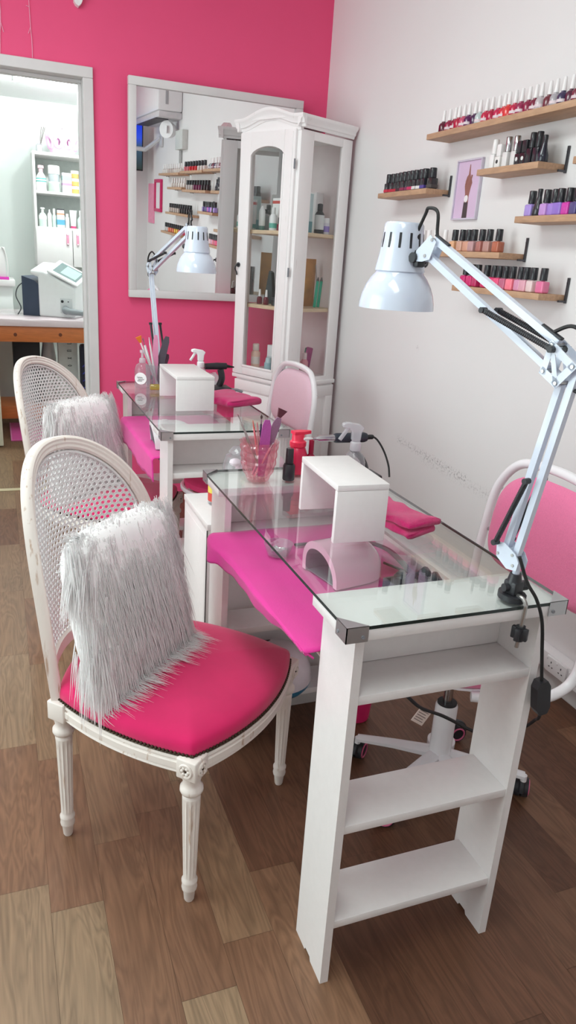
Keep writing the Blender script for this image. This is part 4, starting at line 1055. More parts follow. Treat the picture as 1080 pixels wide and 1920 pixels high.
lathe_thing('cream_jar','grey bottle at the left end of the upper cupboard shelf','bottle',cupw(.14,.340,U),[('bottle_body',[(.014,0),(.016,.003),(.016,.07),(.008,.08)],plain((150,150,154),.3)),('cap',[(.008,.0805),(.008,.10)],BLACKG)])
carton('carton','tall white and teal leaning carton seen through the cupboard side glass','box',cupw(.150,.075,U),PSI,.045,.03,.17,plain((196,216,218),.4),[(.0,.05,plain((96,150,156),.4))],lean=.0)
lathe_thing('pump_bottle','white labelled bottle with black collar on the upper cupboard shelf by the side glass','bottle',cupw(.216,.055,U),[('bottle_body',[(.021,0),(.023,.003),(.023,.085),(.012,.100)],plain((40,40,44),.3)),('bottle_label',[(.0234,.018),(.0234,.082)],plain((220,222,222),.5)),('cap',[(.012,.1005),(.013,.103),(.013,.130),(.006,.133)],BLACKG)])
carton('carton','large plain white carton at the back of the upper cupboard shelf','box',cupw(.265,.14,U),PSI,.05,.07,.185,plain((236,234,234),.45))
lathe_thing('cream_jar','small white jar with violet label near the cupboard corner, upper shelf','jar',cupw(.258,.048,U),[('jar_body',[(.016,0),(.0175,.002),(.0175,.050)],plain((222,220,230),.4)),('jar_label',[(.0178,.010),(.0178,.036)],plain((150,130,200),.5)),('lid',[(.0165,.0505),(.0165,.072)],WHITEP)])
# middle shelf
t=thing('black_pouch','black triangular pouch leaning on the middle cupboard shelf','pouch',cupw(.15,.305,MI),PSI)
MB().prism([(-.035,0),(.035,0),(.012,.150),(-.004,.158)],(0,0,0),(0,-1,0),(0,0,1),(.022,0,0)).build('pouch_body',BLACK,t)
carton('glitter_box','silver sequined box on the middle cupboard shelf','box',cupw(.16,.200,MI),PSI,.03,.055,.150,mat('silver_sequins',(150,150,152),.25,metal=.9,var=.9,scale=70,bump=.6,bscale=90))
for k,(y,nm) in enumerate(((.285,'left'),(.238,'right'))):
    lathe_thing('polish_bottle','dark red bottle with white cap, %s one of the pair on the middle cupboard shelf'%nm,'bottle',cupw(.07,y,MI),[('bottle_body',[(.012,0),(.0135,.002),(.013,.030),(.007,.036)],plain((110,30,48),.2)),('cap',[(.0065,.0365),(.0045,.07)],CAPW)],group='dark red pair in the cupboard')
lathe_thing('cream_jar','squat black jar beside the dark red bottles in the cupboard','jar',cupw(.075,.180,MI),[('jar_body',[(.016,0),(.018,.002),(.018,.026)],BLACKG),('lid',[(.0185,.0265),(.0185,.038)],BLACK)])
t=thing('foil_pouch','amber foil pouch with silver edge leaning behind the cupboard side glass, middle shelf','pouch',cupw(.252,.135,MI),PSI)
mb=MB(); mb.grid(lambda u,v:(-.052+.104*u,.012*math.sin(PI*u)*math.sin(PI*v)*-1.2,.002+.225*v),14,10); mb.grid(lambda u,v:(-.052+.104*u,.010,.002+.225*v),4,4); mb.build('pouch_body',mat('amber_foil',(206,150,84),.35,metal=.2,var=.25,scale=18),t,solid=False)
MB().tube([(.045,-.006,.004),(.050,-.016,.10),(.040,-.010,.20)],.003,6).build('silver_edge',CHROME,t)
for k,(x,z) in enumerate(((.240,.0),(.266,.0))):
    t=thing('nail_file','turquoise nail file, %s of the pair leaning in the cupboard'%('left' if k==0 else 'right'),'nail file',cupw(x-.004,.066,MI+.002),PSI,'turquoise pair in the cupboard'); t.rotation_euler=(0,.10,PSI)
    MB().rbox(-.009,.009,-.003,.003,0,.125,.002).build('board',plain((52,186,150),.5),t)
    MB().prism([(-.009,.125),(.009,.125),(.001,.143),(-.001,.143)],(0,-.002,0),(1,0,0),(0,0,1),(0,.004,0)).build('tip',plain((110,108,106),.5),t)
# bottom shelf
lathe_thing('spray_bottle','peach coloured spray bottle on the cupboard floor behind the door glass','bottle',cupw(.10,.325,LO),[('bottle_body',[(.021,0),(.023,.003),(.023,.086),(.015,.097)],plain((238,200,182),.35)),('bottle_label',[(.0233,.03),(.0233,.066)],plain((240,226,220),.5)),('cap',[(.0165,.0975),(.017,.099),(.017,.128),(.013,.131)],plain((240,222,214),.3))])
carton('carton','white carton on the cupboard floor beside the peach bottle','box',cupw(.15,.245,LO),PSI,.04,.056,.13,plain((236,236,238),.45),[(.06,.075,plain((200,206,210),.5))])
lathe_thing('cream_jar','pale aqua wrapped jar in front of the white carton on the cupboard floor','jar',cupw(.085,.212,LO),[('jar_body',[(.020,0),(.023,.004),(.022,.050)],plain((170,202,210),.45)),('lid',[(.019,.0505),(.015,.075)],plain((190,212,216),.45))])
lathe_thing('lotion_bottle','pink bottle with white label on the cupboard floor by the side glass','bottle',cupw(.178,.055,LO),[('bottle_body',[(.018,0),(.020,.003),(.020,.07),(.012,.084)],plain((226,150,164),.35)),('bottle_label',[(.0203,.012),(.0203,.042)],plain((232,218,216),.5)),('cap',[(.012,.0845),(.012,.115)],plain((236,214,216),.35))])
t=thing('foil_pouch','purple and green pouch leaning on the cupboard floor by the side glass','pouch',cupw(.222,.09,LO+.006),PSI); t.rotation_euler=(0,.20,PSI)
MB().rbox(-.024,.020,-.012,.0,0,.132,.008).build('pouch_front',plain((172,74,130),.35,var=.3,scale=30),t)
MB().rbox(-.020,.026,.001,.012,0,.128,.008).build('pouch_back',plain((62,120,96),.4),t)
t=thing('round_box','dark round box at the back of the cupboard floor','box',cupw(.10,.125,LO),PSI); MB().cyl((0,-.012,.046),(0,.012,.046),.046,n=28).build('lid',plain((64,54,58),.4),t); MB().cyl((0,.0125,.046),(0,.03,.046),.043,n=28).build('drum',plain((90,76,80),.5),t)
carton('fabric_roll','hot pink fabric pack lying on the cupboard floor','fabric',cupw(.22,.19,LO),PSI+.1,.10,.13,.014,PINKCLOTH)

# ------------------------------------------------------------------ wall mirror, hung leaning forward a little
def mirror():
    al=.031; t=thing('wall_mirror','large white-framed mirror hanging on the pink wall','mirror',(-.5772,-.0165,1.037)); t.rotation_euler=(al,0,.004)
    W,Hh=.426,.962; fw=.036
    mb=MB()
    for a,b,c,d in ((-W,W,0,fw),(-W,W,Hh-fw,Hh),(-W,-W+fw,fw,Hh-fw),(W-fw,W,fw,Hh-fw)): mb.rbox(a,b,-.022,.012,c,d,.0025)
    mb.build('frame',TRIM,t)
    m,nt,out=newmat('silvered_mirror'); principled(nt,out,(.88,.89,.89,1),.0,1.0)
    MB().box(-W+fw-.004,W-fw+.004,-.006,.004,fw-.004,Hh-fw+.004).build('mirror_glass',m,t,smooth=False)
    MB().box(-W+.01,W-.01,.0045,.0135,.01,Hh-.01).build('backing',plain((150,140,130),.8),t,smooth=False)
mirror()
# things on the right wall that only the mirror shows
def ac():
    t=thing('air_conditioner','white wall air conditioner seen high in the mirror','air conditioner',(-.0005,-3.80,2.14))
    MB().rbox(-.215,0,-.56,.56,.05,.345,.02).build('casing',WHITEP,t)
    MB().rbox(-.205,0,-.55,.55,.0,.0495,.008).build('underside',plain((210,210,212),.4),t)
    MB().box(-.212,-.10,-.46,.46,-.006,-.0005).build('louvre',plain((64,64,68),.5),t,smooth=False)
    MB().rbox(-.15,-.125,.5605,.5635,.10,.31,.001).build('side_grille',plain((172,172,176),.5),t)
ac()
def tv():
    t=thing('television','wall television on a white swivel arm, seen at the left edge of the mirror','television',(-.12,-4.40,1.735))
    MB().rbox(-.74,0,-.035,0,0,.455,.006).build('casing',BLACK,t)
    m,nt,out=newmat('lit_screen'); tc=N(nt,'ShaderNodeTexCoord'); sp=N(nt,'ShaderNodeSeparateXYZ'); nt.links.new(tc.outputs['Object'],sp.inputs[0])
    rp=N(nt,'ShaderNodeValToRGB'); el=rp.color_ramp.elements; el[0].position=.02; el[0].color=srgb(60,70,66); el[1].position=.44; el[1].color=srgb(30,60,230)
    k=el.new(.22); k.color=srgb(70,96,120); k=el.new(.30); k.color=srgb(60,90,230)
    nt.links.new(sp.outputs[2],rp.inputs[0]); e=N(nt,'ShaderNodeEmission'); e.inputs[1].default_value=.9; nt.links.new(rp.outputs[0],e.inputs[0]); nt.links.new(e.outputs[0],out.inputs[0])
    MB().box(-.728,-.012,.0003,.0012,.014,.441).build('screen',m,t,smooth=False)
    mb=MB(); mb.tube([(.112,.34,.30),(.02,.02,.20),(-.20,-.045,.20)],.022,8); mb.rbox(.100,.118,.28,.40,.22,.38,.004); mb.build('swivel_arm',plain((206,206,208),.4),t)
tv()
t=thing('wall_spotlight','round white lamp on the wall below the air conditioner, seen in the mirror','lamp',(-.0005,-3.43,2.06)); mb=MB(); mb.cyl((-.06,0,0),(-.11,.05,0),.062,.07,n=24); mb.build('head',WHITEP,t); MB().rbox(-.06,0,-.03,.03,-.02,.02,.004).build('bracket',WHITEP,t); MB().rbox(-.1135,-.1125,.035,.085,-.03,.03,.0003).build('reflector',plain((250,250,250),.2),t)
t=thing('junction_box','grey-white cable box with conduit on the wall, seen in the mirror','box',(-.0005,-3.15,1.90)); MB().rbox(-.05,0,-.13,.13,.0,.15,.004).build('casing',plain((204,208,204),.5),t); mb=MB()
for y in (-.02,.02): mb.cyl((-.012,y-.08,-.002),(-.012,y-.08,-.165),.009,n=10)
mb.build('conduit',plain((170,170,170),.5),t)
t=thing('picture_frame','pink picture frame with white centre on the wall, seen in the mirror','picture frame',(-.0005,-4.16,1.52)); mb=MB()
for a,b,c,d in ((-.16,.16,-.15,-.12),(-.16,.16,.12,.15),(-.16,-.12,-.12,.12),(.12,.16,-.12,.12)): mb.rbox(-.022,0,a,b,c,d,.002)
mb.build('frame',plain((206,44,104),.4),t); MB().box(-.008,-.001,-.125,.125,-.125,.125).build('print',plain((236,234,236),.5),t,smooth=False)
t=thing('wall_poster','pink paper poster on the wall beside the pink picture frame, seen in the mirror','poster',(-.0005,-4.52,1.44)); MB().box(-.012,0,-.14,.14,-.19,.19).build('sheet',plain((236,150,180),.6,var=.1),t,smooth=False)
# ------------------------------------------------------------------ on the foreground desk
TOP=.7504
def crystal_cup(loc):
    t=thing('crystal_cup','pink cut-crystal cup full of nail tools on the far left corner of the foreground desk','cup',loc)
    prof=[(.0265,0),(.028,.003),(.030,.010),(.0375,.026),(.0420,.046),(.0430,.066),(.0445,.084),(.0470,.098)]
    def rf(r,z,a):
        k=math.sin(9*a+z*150)*math.sin(9*a-z*150)
        return r*(1+.07*k*(1 if .006<z<.094 else 0))+(.002*math.sin(12*a) if z>.09 else 0)
    full=[]
    for i in range(len(prof)-1):
        for k in range(4): full.append((prof[i][0]+(prof[i+1][0]-prof[i][0])*k/4,prof[i][1]+(prof[i+1][1]-prof[i][1])*k/4))
    full.append(prof[-1])
    mb=MB(); mb.lathe(full,72,rf=rf,cap=False); inner=[(r-.0045,max(z,.007)) for r,z in full[::-1]]
    mb.lathe(inner,48,cap=False); b=len(mb.v)-48; mb.f.append(tuple(b+k for k in range(48))); mb.m.append(0); mb.f.append(tuple(range(72))); mb.m.append(0)
    mb.build('cup_body',PINKGL,t,angle=25,solid=False)
    return t
CUP=V(-1.043,-2.207,TOP)
crystal_cup(CUP)
def in_cup(name,label,cat,top,parts_fn,group=None,foot=None,cup=CUP):
    """a tool leaning in the cup from its foot to a given top point"""
    f=V(*foot) if foot else V(0,0,.009)
    t=thing(name,label,cat,cup+f); d=V(*top)-f; L=d.length
    q=V(0,0,1).rotation_difference(d.normalized()); t.rotation_mode='QUATERNION'; t.rotation_quaternion=q
    parts_fn(t,L); return t
def stick(r,m,tip=None,tm=None):
    def f(t,L):
        MB().tube([(0,0,0),(0,0,L*.35),(0,0,L*.85)],[r*.7,r,r*.8],10).build('handle',m,t)
        if tip=='brush':
            MB().cyl((0,0,L*.85),(0,0,L*.93),r*.8,r*.75,n=10).build('ferrule',CHROME,t); MB().tube([(0,0,L*.93),(0,0,L*.965),(0,0,L)],[r*.7,r*1.0,.0004],8).build('bristles',tm,t)
        elif tip=='fan':
            MB().cyl((0,0,L*.80),(0,0,L*.88),r*.8,r*.9,n=10).build('ferrule',plain((240,210,216),.3),t); MB().prism([(-.004,L*.88),(.004,L*.88),(.013,L),(-.011,L)],(0,-.003,0),(1,0,0),(0,0,1),(0,.006,0)).build('bristles',tm,t)
        elif tip=='pusher':
            MB().tube([(0,0,L*.85),(0,0,L*.93),(0,0,L)],[r*.5,r*.5,r*1.1],8,flat=.5).build('tip',CHROME,t)
        else: MB().tube([(0,0,L*.85),(0,0,L)],[r*.7,r*.25],8).build('tip',tm or CHROME,t)
    return f
def file_board(w,m):
    def f(t,L): MB().prism([(-w*.55,0),(w*.55,0),(w,L*.45),(w*.8,L*.9),(w*.45,L),(-w*.45,L),(-w*.8,L*.9),(-w,L*.45)],(0,-.0015,0),(1,0,0),(0,0,1),(0,.003,0)).build('board',m,t,smooth=False)
    return f
PURP=mat('purple_emery',(176,84,160),.8,var=.08,scale=200); PURG=mat('greyish_violet_emery',(150,112,140),.8,var=.08,scale=200)
in_cup('nail_brush','long steel nail brush leaning far left out of the pink crystal cup','brush',(-.062,-.015,.165),stick(.0032,plain((178,184,178),.25,metal=.6),'pusher'),foot=(.016,.004,.009))
in_cup('nail_brush','black and green handled brush leaning left in the pink crystal cup','brush',(-.040,-.002,.120),stick(.0036,plain((120,140,110),.4),'',BLACK),foot=(.014,-.006,.009))
in_cup('nail_brush','thin pink stick in the middle of the pink crystal cup','brush',(-.016,.010,.145),stick(.0030,plain((226,120,130),.4),'',plain((206,90,80),.5)),foot=(.010,.010,.009))
in_cup('tweezers','steel tweezers standing in the middle of the pink crystal cup','tweezers',(-.010,-.004,.143),lambda t,L:[MB().tube([(s*.0035,0,0),(s*.004,0,L*.6),(s*.0005,0,L)],[.0014,.0022,.0008],6).build('prong',plain((214,150,156),.3,metal=.5),t) for s in (-1,1)],foot=(.006,-.012,.009))
in_cup('nail_brush','dark purple thin brush upright in the pink crystal cup','brush',(.004,.006,.160),stick(.0028,plain((80,60,90),.4),'brush',plain((70,50,50),.7)),foot=(.006,.014,.009))
in_cup('nail_file','purple nail file standing in the pink crystal cup','nail file',(.014,-.010,.150),file_board(.0135,PURP),foot=(.004,-.012,.010))
in_cup('nail_file','greyish violet nail file leaning right out of the pink crystal cup','nail file',(.048,.002,.152),file_board(.0125,PURG),foot=(-.004,.004,.010))
in_cup('fan_brush','fan brush with dark bristles leaning right out of the pink crystal cup','brush',(.060,.014,.170),stick(.0030,plain((232,196,204),.35),'fan',plain((92,44,56),.8)),foot=(-.010,.014,.009))
in_cup('nail_brush','pale pink handled brush at the right of the pink crystal cup','brush',(.030,-.016,.095),stick(.0034,plain((222,160,172),.4),'',CHROME),foot=(-.012,-.006,.009))
# bottles
lathe_thing('gel_bottle','matt black gel bottle on the foreground desk between the crystal cup and the riser','bottle',(-.968,-2.222,TOP),[('bottle_body',[(.0135,0),(.0150,.002),(.0150,.036),(.0125,.041)],BLACK),('cap',[(.0095,.0415),(.0102,.043),(.0095,.078),(.0085,.080)],BLACKG)])
def pump_bottle(loc,label,m,mcap,rz=0,s=1):
    t=thing('pump_bottle',label,'bottle',loc,rz); t.scale=(s,s,s)
    MB().lathe([(.024,0),(.026,.004),(.0255,.05),(.020,.066),(.0165,.070)],26).build('bottle_body',m,t)
    MB().lathe([(.0205,.0702),(.0212,.072),(.0212,.082),(.0175,.0845),(.0165,.086),(.0165,.098),(.0155,.101)],26).build('pump_collar',mcap,t)
    mb=MB(); mb.prism([(-.016,-.012),(.010,-.012),(.034,-.004),(.034,.004),(.010,.012),(-.016,.012)],(0,0,.1012),(1,0,0),(0,1,0),(0,0,.0075)); mb.build('pump_head',mcap,t)
    return t
CORAL=plain((236,52,84),.3)
pump_bottle((-.925,-2.165,TOP),'coral red pump bottle standing behind the matt black gel bottle',plain((214,44,84),.3),CORAL,math.radians(5))
lathe_thing('polish_bottle','small dark red bottle just behind the riser on the foreground desk','bottle',(-.893,-2.178,TOP),[('bottle_body',[(.011,0),(.012,.002),(.012,.045),(.006,.052)],plain((150,24,60),.2)),('cap',[(.0062,.0525),(.0066,.054),(.0066,.088),(.004,.090)],plain((150,20,56),.3))])
def trigger_bottle(loc,rz,label,m,mh,s=1,h=.085,hm=None):
    t=thing('trigger_spray_bottle',label,'bottle',loc,rz); t.scale=(s,s,s)
    MB().lathe([(.025,0),(.028,.004),(.028,h*.62),(.022,h*.85),(.012,h)],26).build('bottle_body',m,t)
    MB().lathe([(.0135,h+.0005),(.0145,h+.002),(.0140,h+.020),(.0100,h+.024)],20).build('collar',mh,t)
    mb=MB(); z=h+.0245
    mb.prism([(-.012,z),(.010,z),(.012,z+.022),(.018,z+.034),(.006,z+.042),(-.026,z+.047),(-.038,z+.044),(-.038,z+.034),(-.020,z+.031),(-.013,z+.022)],(0,-.0075,0),(1,0,0),(0,0,1),(0,.015,0))
    hd=mb.build('spray_head',mh,t,angle=30); bv=hd.modifiers.new('b','BEVEL'); bv.width=.003; bv.segments=2
    MB().tube(smooth_path([(-.022,0,z+.034),(-.030,0,z+.020),(-.042,0,z+.002)],5),.0032,8,flat=1.6).build('trigger',mh,t)
    return t
trigger_bottle((-.808,-2.255,TOP),math.radians(-10),'clear trigger spray bottle behind the riser on the foreground desk',CLEAR,MILKY,1.0,.078)
# hand drill lying on its stand behind the riser
t=thing('drill_stand','black curved stand holding the nail drill behind the foreground riser','stand',(-.775,-2.20,TOP))
mb=MB(); mb.tube(smooth_path([(-.02,-.01,.070),(-.005,-.012,.058),(.010,-.02,.040),(.02,-.03,.006)],6),[.012]*7+[.013]*6+[.014]*6,10,flat=.6); mb.rbox(-.02,.05,-.06,.01,0,.010,.004); mb.build('stand_body',BLACK,t)
t=thing('nail_drill','black nail drill handpiece with steel nose lying across its stand','drill',(-.79,-2.205,TOP+.098))
mb=MB(); mb.tube([(-.055,0,0),(-.05,0,0),(.028,0,.0),(.036,0,0)],[.0105,.0125,.0130,.0105],20); mb.build('handpiece',mat('blue_black_plastic',(44,50,60),.35),t)
MB().tube([(-.112,0,-.0005),(-.104,0,0),(-.098,0,0),(-.0555,0,0)],[.0045,.0045,.0085,.0090],18).build('steel_nose',CHROME,t)
MB().tube([(-.136,0,0),(-.128,0,0),(-.1125,0,0)],[.003,.004,.0022],10).build('drill_bit',plain((216,214,214),.3),t)
MB().tube(smooth_path([(.0365,0,0),(.060,-.004,-.002),(.078,-.02,-.03),(.086,-.04,-.065),(.084,-.055,-.092)],7),[.0062]*6+[.0026]*23,8).build('drill_cord',RUBBER,t)
# folded towel
def towel(loc,rz,label,sx,sy,folds,h):
    t=thing('folded_towel',label,'towel',loc,rz); rnd=random.Random(4)
    mb=MB()
    for k in range(folds):
        z=.0015+h*k/folds
        def fn(u,v,k=k,z=z):
            a=2*PI*u; e=.42; f=lambda q:math.copysign(abs(q)**e,q)
            r=min(1,v*2) if v<=.5 else 1; up=0 if v<=.5 else 1
            return (0,0,0)
        # slab of cloth with a rounded fold on the near edge and soft ripples
        n=26; mrow=[]
        H_=h/folds*.92
        def slab(u,v):
            s=u*2*PI; cx_=math.cos(s); cy_=math.sin(s)
            x=(sx/2)*math.copysign(abs(cx_)**.25,cx_); zz=(H_/2)*math.copysign(abs(cy_)**.7,cy_)
            y=-sy/2+sy*v; w=.004*math.sin(v*9+k)+.003*math.sin(v*23+k*2)
            rip=.0025*math.sin(y*70+x*30+k)
            edge=1-.25*(abs(2*v-1))**8
            return (x*(1-.03*k)+w,y+.006*math.sin(x*50+k*1.7)*(abs(2*v-1))**4,z+H_/2+zz*edge+rip*(1 if cy_>0 else .2)+.001)
        mb.grid(slab,40,n,cu=True)
        b=len(mb.v)-40*n; mb.f.append(tuple(b+i for i in range(40))[::-1]); mb.m.append(0); mb.f.append(tuple(b+40*(n-1)+i for i in range(40))); mb.m.append(0)
    mb.build('towel_cloth',TOWEL,t,angle=180)
    return t
towel((-.864,-2.552,TOP),math.radians(12),'hot pink folded towel on the foreground desk beside the riser',.086,.20,2,.036)
# ------------------------------------------------------------------ under the foreground glass, on the pink cloth
ZC=.6385
t=thing('glass_dish','small clear glass dish on the pink cloth under the foreground glass','dish',(-1.06,-2.42,ZC)); mb=MB()
mb.lathe([(.020,0),(.024,.002),(.030,.016),(.033,.028),(.0315,.028),(.0285,.016),(.022,.004),(.002,.003)],30); mb.build('dish_body',CLEAR,t)
t=thing('foil_scrap','crumpled silver foil in the glass dish','foil',(-1.06,-2.42,ZC+.0045)); rnd=random.Random(2); mb=MB(); mb.grid(lambda u,v:(-.018+.036*u+rnd.uniform(-.003,.003),-.014+.028*v+rnd.uniform(-.003,.003),.004+rnd.uniform(0,.010)),7,6); mb.build('foil',CHROME,t,smooth=False,solid=False)
t=thing('tool_tray','dark grey open tool tray under the foreground glass beside the curing lamp','tray',(-.872,-2.738,ZC),math.radians(6))
mb=MB(); mb.rbox(-.055,.055,-.07,.07,0,.006,.002); mb.rbox(-.055,-.050,-.07,.07,.006,.045,.002); mb.rbox(.05,.055,-.07,.07,.006,.045,.002); mb.rbox(-.05,.05,-.07,-.065,.006,.045,.002); mb.rbox(-.05,.05,.065,.07,.006,.045,.002); mb.rbox(-.002,.002,-.065,.065,.006,.04,.001)
mb.build('tray_body',plain((92,96,108),.4),t)
for k,(x,y,hh,c) in enumerate(((-.03,-.03,.062,(70,74,84)),(-.028,.012,.070,(40,42,46)),(-.03,.045,.060,(96,98,106)),(.024,-.035,.055,(84,88,98)),(.02,.004,.066,(44,46,52)),(.026,.042,.060,(112,112,118)))):
    p=V(-.872,-2.738,ZC+.0062)+Matrix.Rotation(math.radians(6),3,'Z')@V(x,y,0)
    lathe_thing('drill_bit_pot',['slate pot at the front left','black pot at the middle left','grey pot at the back left','slate pot at the front right','black pot at the middle right','light grey pot at the back right'][k]+' of the dark tool tray under the foreground glass','pot',p,[('pot_body',[(.014,0),(.015,.002),(.014,hh*.6)],plain(c,.4)),('pot_lid',[(.0145,hh*.6+.0004),(.0145,hh*.8),(.005,hh)],plain((60,62,70),.35))],group='pots in the tool tray')
o=MB().tube(smooth_path([(-.885,-2.40,ZC+.006),(-.850,-2.43,ZC+.018),(-.825,-2.49,ZC+.022),(-.818,-2.55,ZC+.014),(-.822,-2.60,ZC+.008)],8),.008,6,flat=.35,up=(0,0,1)).build('wrist_strap',BLACK); tag(o,'flat black strap lying on the pink cloth under the foreground riser','strap')
o=MB().tube(smooth_path([(-.855,-2.535,ZC+.01),(-.835,-2.56,ZC+.006),(-.808,-2.61,ZC+.004),(-.803,-2.66,ZC+.004),(-.800,-2.78,ZC+.004)],8),.003,6).build('lamp_lead',RUBBER); tag(o,'thin black lead of the curing lamp along the rail under the foreground glass','cord')
o=MB().rbox(-1.005,-.965,-2.385,-2.375,ZC,ZC+.006,.002).build('black_clip',BLACK); tag(o,'small black clip on the pink cloth between glass dish and riser','clip')
# foot spa on the far unit's lowest shelf, pink bin behind
t=thing('bubble_bath_bowl','white manicure bath with blue base on the lowest shelf inside the foreground desk','bowl',(-.955,-2.198,.1446))
MB().lathe([(.072,0),(.080,.004),(.092,.020),(.0945,.030)],40).build('blue_base',plain((52,128,166),.35),t)
MB().lathe([(.0945,.0305),(.096,.036),(.090,.070),(.074,.104),(.040,.124),(.008,.128)],40).build('bath_body',plain((232,226,234),.25,coat=.3),t)
mb=MB()
for k in range(14):
    a=PI*.62+k*.11; d=V(math.cos(a),math.sin(a),0); mb.tube([V(0,0,.1245)+d*.036,V(0,0,.106)+d*.073],.0022,6)
mb.build('vent_slit',BLACK,t)
t=thing('pink_bin','hot pink waste bin on the floor under the foreground desk','bin',(-.70,-2.205,0)); MB().lathe([(.035,0),(.040,.004),(.052,.13),(.054,.132),(.050,.132),(.038,.006)],30).build('bin_body',plain((226,44,112),.4),t)
# ------------------------------------------------------------------ pedestal between the desks
def pedestal():
    t=thing('drawer_pedestal','low white pedestal cabinet between the two desks','cabinet',(-1.137,-2.104,0))
    MB().rbox(0,.36,0,.262,0,.583,.0015).build('body',LAM,t)
    MB().rbox(-.002,.362,-.001,.264,.5832,.600,.0015).build('top_board',LAM,t)
    MB().box(-.003,-.0004,-.0012,.0012,.0,.583).build('edge_seam',plain((70,70,70),.5),t,smooth=False)
    MB().rbox(-.0008,0,.02,.24,.02,.56,.0003).build('side_board',LAM,t)
pedestal()
t=thing('label_jar','glass jar with yellow and red label on the white pedestal behind the foreground desk corner','jar',(-1.070,-1.945,.6003))
MB().lathe([(.022,0),(.025,.003),(.025,.060),(.018,.070)],26).build('jar_body',CLEAR,t)
MB().lathe([(.0253,.012),(.0253,.036)],26,cap=False).build('red_label',plain((200,70,60),.5),t); MB().lathe([(.0253,.0362),(.0253,.056)],26,cap=False).build('yellow_label',plain((226,206,90),.5),t)
MB().lathe([(.019,.0705),(.020,.072),(.020,.084)],22).build('lid',plain((214,214,216),.3),t)
t=thing('cotton_jar','round clear glass jar of cotton pads on the white pedestal','jar',(-1.000,-1.930,.6003))
MB().lathe([(.034,0),(.042,.006),(.050,.05),(.050,.11),(.042,.135),(.030,.140)],32,cap=False).build('jar_body',CLEAR,t)
MB().lathe([(.031,.1405),(.034,.146),(.024,.158),(.006,.162)],26).build('lid',CLEAR,t)
mb=MB(); rnd=random.Random(5)
for k in range(9): mb.ball((rnd.uniform(-.018,.018),rnd.uniform(-.018,.018),.022+.012*k),.018,.018,.011,10,7)
mb.build('cotton_pads',plain((240,222,228),.9),t)
# ------------------------------------------------------------------ on the far desk
lathe_thing('soap_bottle','clear bottle with round white label on the left of the far desk','bottle',(-1.100,-.945,TOP),[('bottle_body',[(.027,0),(.030,.004),(.030,.070),(.024,.088),(.012,.097)],CLEAR),('pump_collar',[(.012,.0975),(.013,.099),(.012,.112),(.008,.116)],MILKY),('pump_stem',[(.005,.1165),(.005,.135),(.010,.136),(.010,.146)],MILKY)])
t=thing('round_label','white round sticker with black script on the clear bottle of the far desk','sticker',(-1.112,-.9735,TOP+.040),math.radians(-22)); mb=MB(); mb.cyl((0,0,0),(0,-.0008,0),.023,n=26); mb.build('paper',plain((238,238,238),.5),t); mb=MB()
for k,(a,b,z) in enumerate(((-.013,.008,.004),(-.010,.013,-.003),(-.012,.006,-.009))): mb.tube([(a+(b-a)*i/10,-.0012,z+.002*math.sin(i*1.9+k)) for i in range(11)],.0009,5)
mb.build('script',BLACK,t,smooth=False)
C2=V(-1.045,-.905,TOP)
t=thing('brush_cup','clear plastic cup of brushes and files behind the labelled bottle on the far desk','cup',C2); MB().lathe([(.030,0),(.032,.003),(.036,.085),(.0345,.085),(.030,.005)],30).build('cup_body',CLEAR,t)
in_cup('fan_brush','orange-tipped fan brush leaning left in the far desk cup','brush',(-.070,-.032,.195),stick(.004,plain((226,222,220),.4),'fan',plain((222,120,40),.7)),foot=(.012,-.012,.006),cup=C2)
in_cup('nail_brush','white handled brush in the far desk cup','brush',(-.045,.004,.185),stick(.0055,WHITEP,'pusher'),foot=(.008,.014,.006),cup=C2)
in_cup('nail_brush','second white handled brush in the middle of the far desk cup','brush',(-.022,.0,.19),stick(.0045,plain((224,220,222),.3),'',CHROME),foot=(.006,-.01,.006),cup=C2)
in_cup('nail_file','pink nail file standing in the far desk cup','nail file',(.004,-.006,.20),file_board(.012,plain((226,150,184),.7)),foot=(.0,-.004,.006),cup=C2)
in_cup('nail_file','long dark grey nail file leaning right in the far desk cup','nail file',(.050,-.004,.195),file_board(.016,plain((88,82,92),.8)),foot=(.004,.006,.006),cup=C2)
in_cup('nail_file','short dark plum nail file at the right of the far desk cup','nail file',(.054,.014,.125),file_board(.016,plain((96,70,84),.8)),foot=(.010,.016,.006),cup=C2)
lathe_thing('oil_vial','small yellow oil bottle lying flat on the far desk','bottle',(-1.082,-1.005,TOP+.0125),[('bottle_body',[(.010,0),(.012,.003),(.012,.034),(.006,.04)],glassy('amber_clear',(236,226,150),body=.25,bodycol=(220,200,110))),('cap',[(.0085,.0405),(.0085,.054)],plain((226,206,110),.3))]).rotation_euler=(0,PI/2,math.radians(-4))
trigger_bottle((-.893,-1.045,TOP),math.radians(4),'white trigger spray bottle behind the riser on the far desk',MILKY,WHITEP,1.0,.096)
t=thing('nail_drill','black drill on its stand at the right of the far desk riser','drill',(-.800,-1.02,TOP)); mb=MB(); mb.rbox(-.03,.03,-.05,.03,0,.02,.005); mb.tube(smooth_path([(-.01,0,.02),(0,-.004,.05),(-.006,0,.085)],5),.013,10); mb.build('stand_body',BLACK,t); MB().tube([(-.07,0,.096),(-.02,0,.098),(.018,0,.098)],[.012,.0135,.0125],16).build('handpiece',BLACK,t); MB().tube([(.0185,0,.098),(.05,0,.094)],[.007,.0025],10).build('drill_cord',RUBBER,t); MB().tube(smooth_path([(.02,-.04,.012),(.05,-.05,.012),(.07,-.06,.006)],4),.006,8).build('plug',GREYP,t)
towel((-.842,-1.27,TOP),math.radians(20),'hot pink towel lying crumpled on the far desk beside the riser',.15,.19,1,.034)
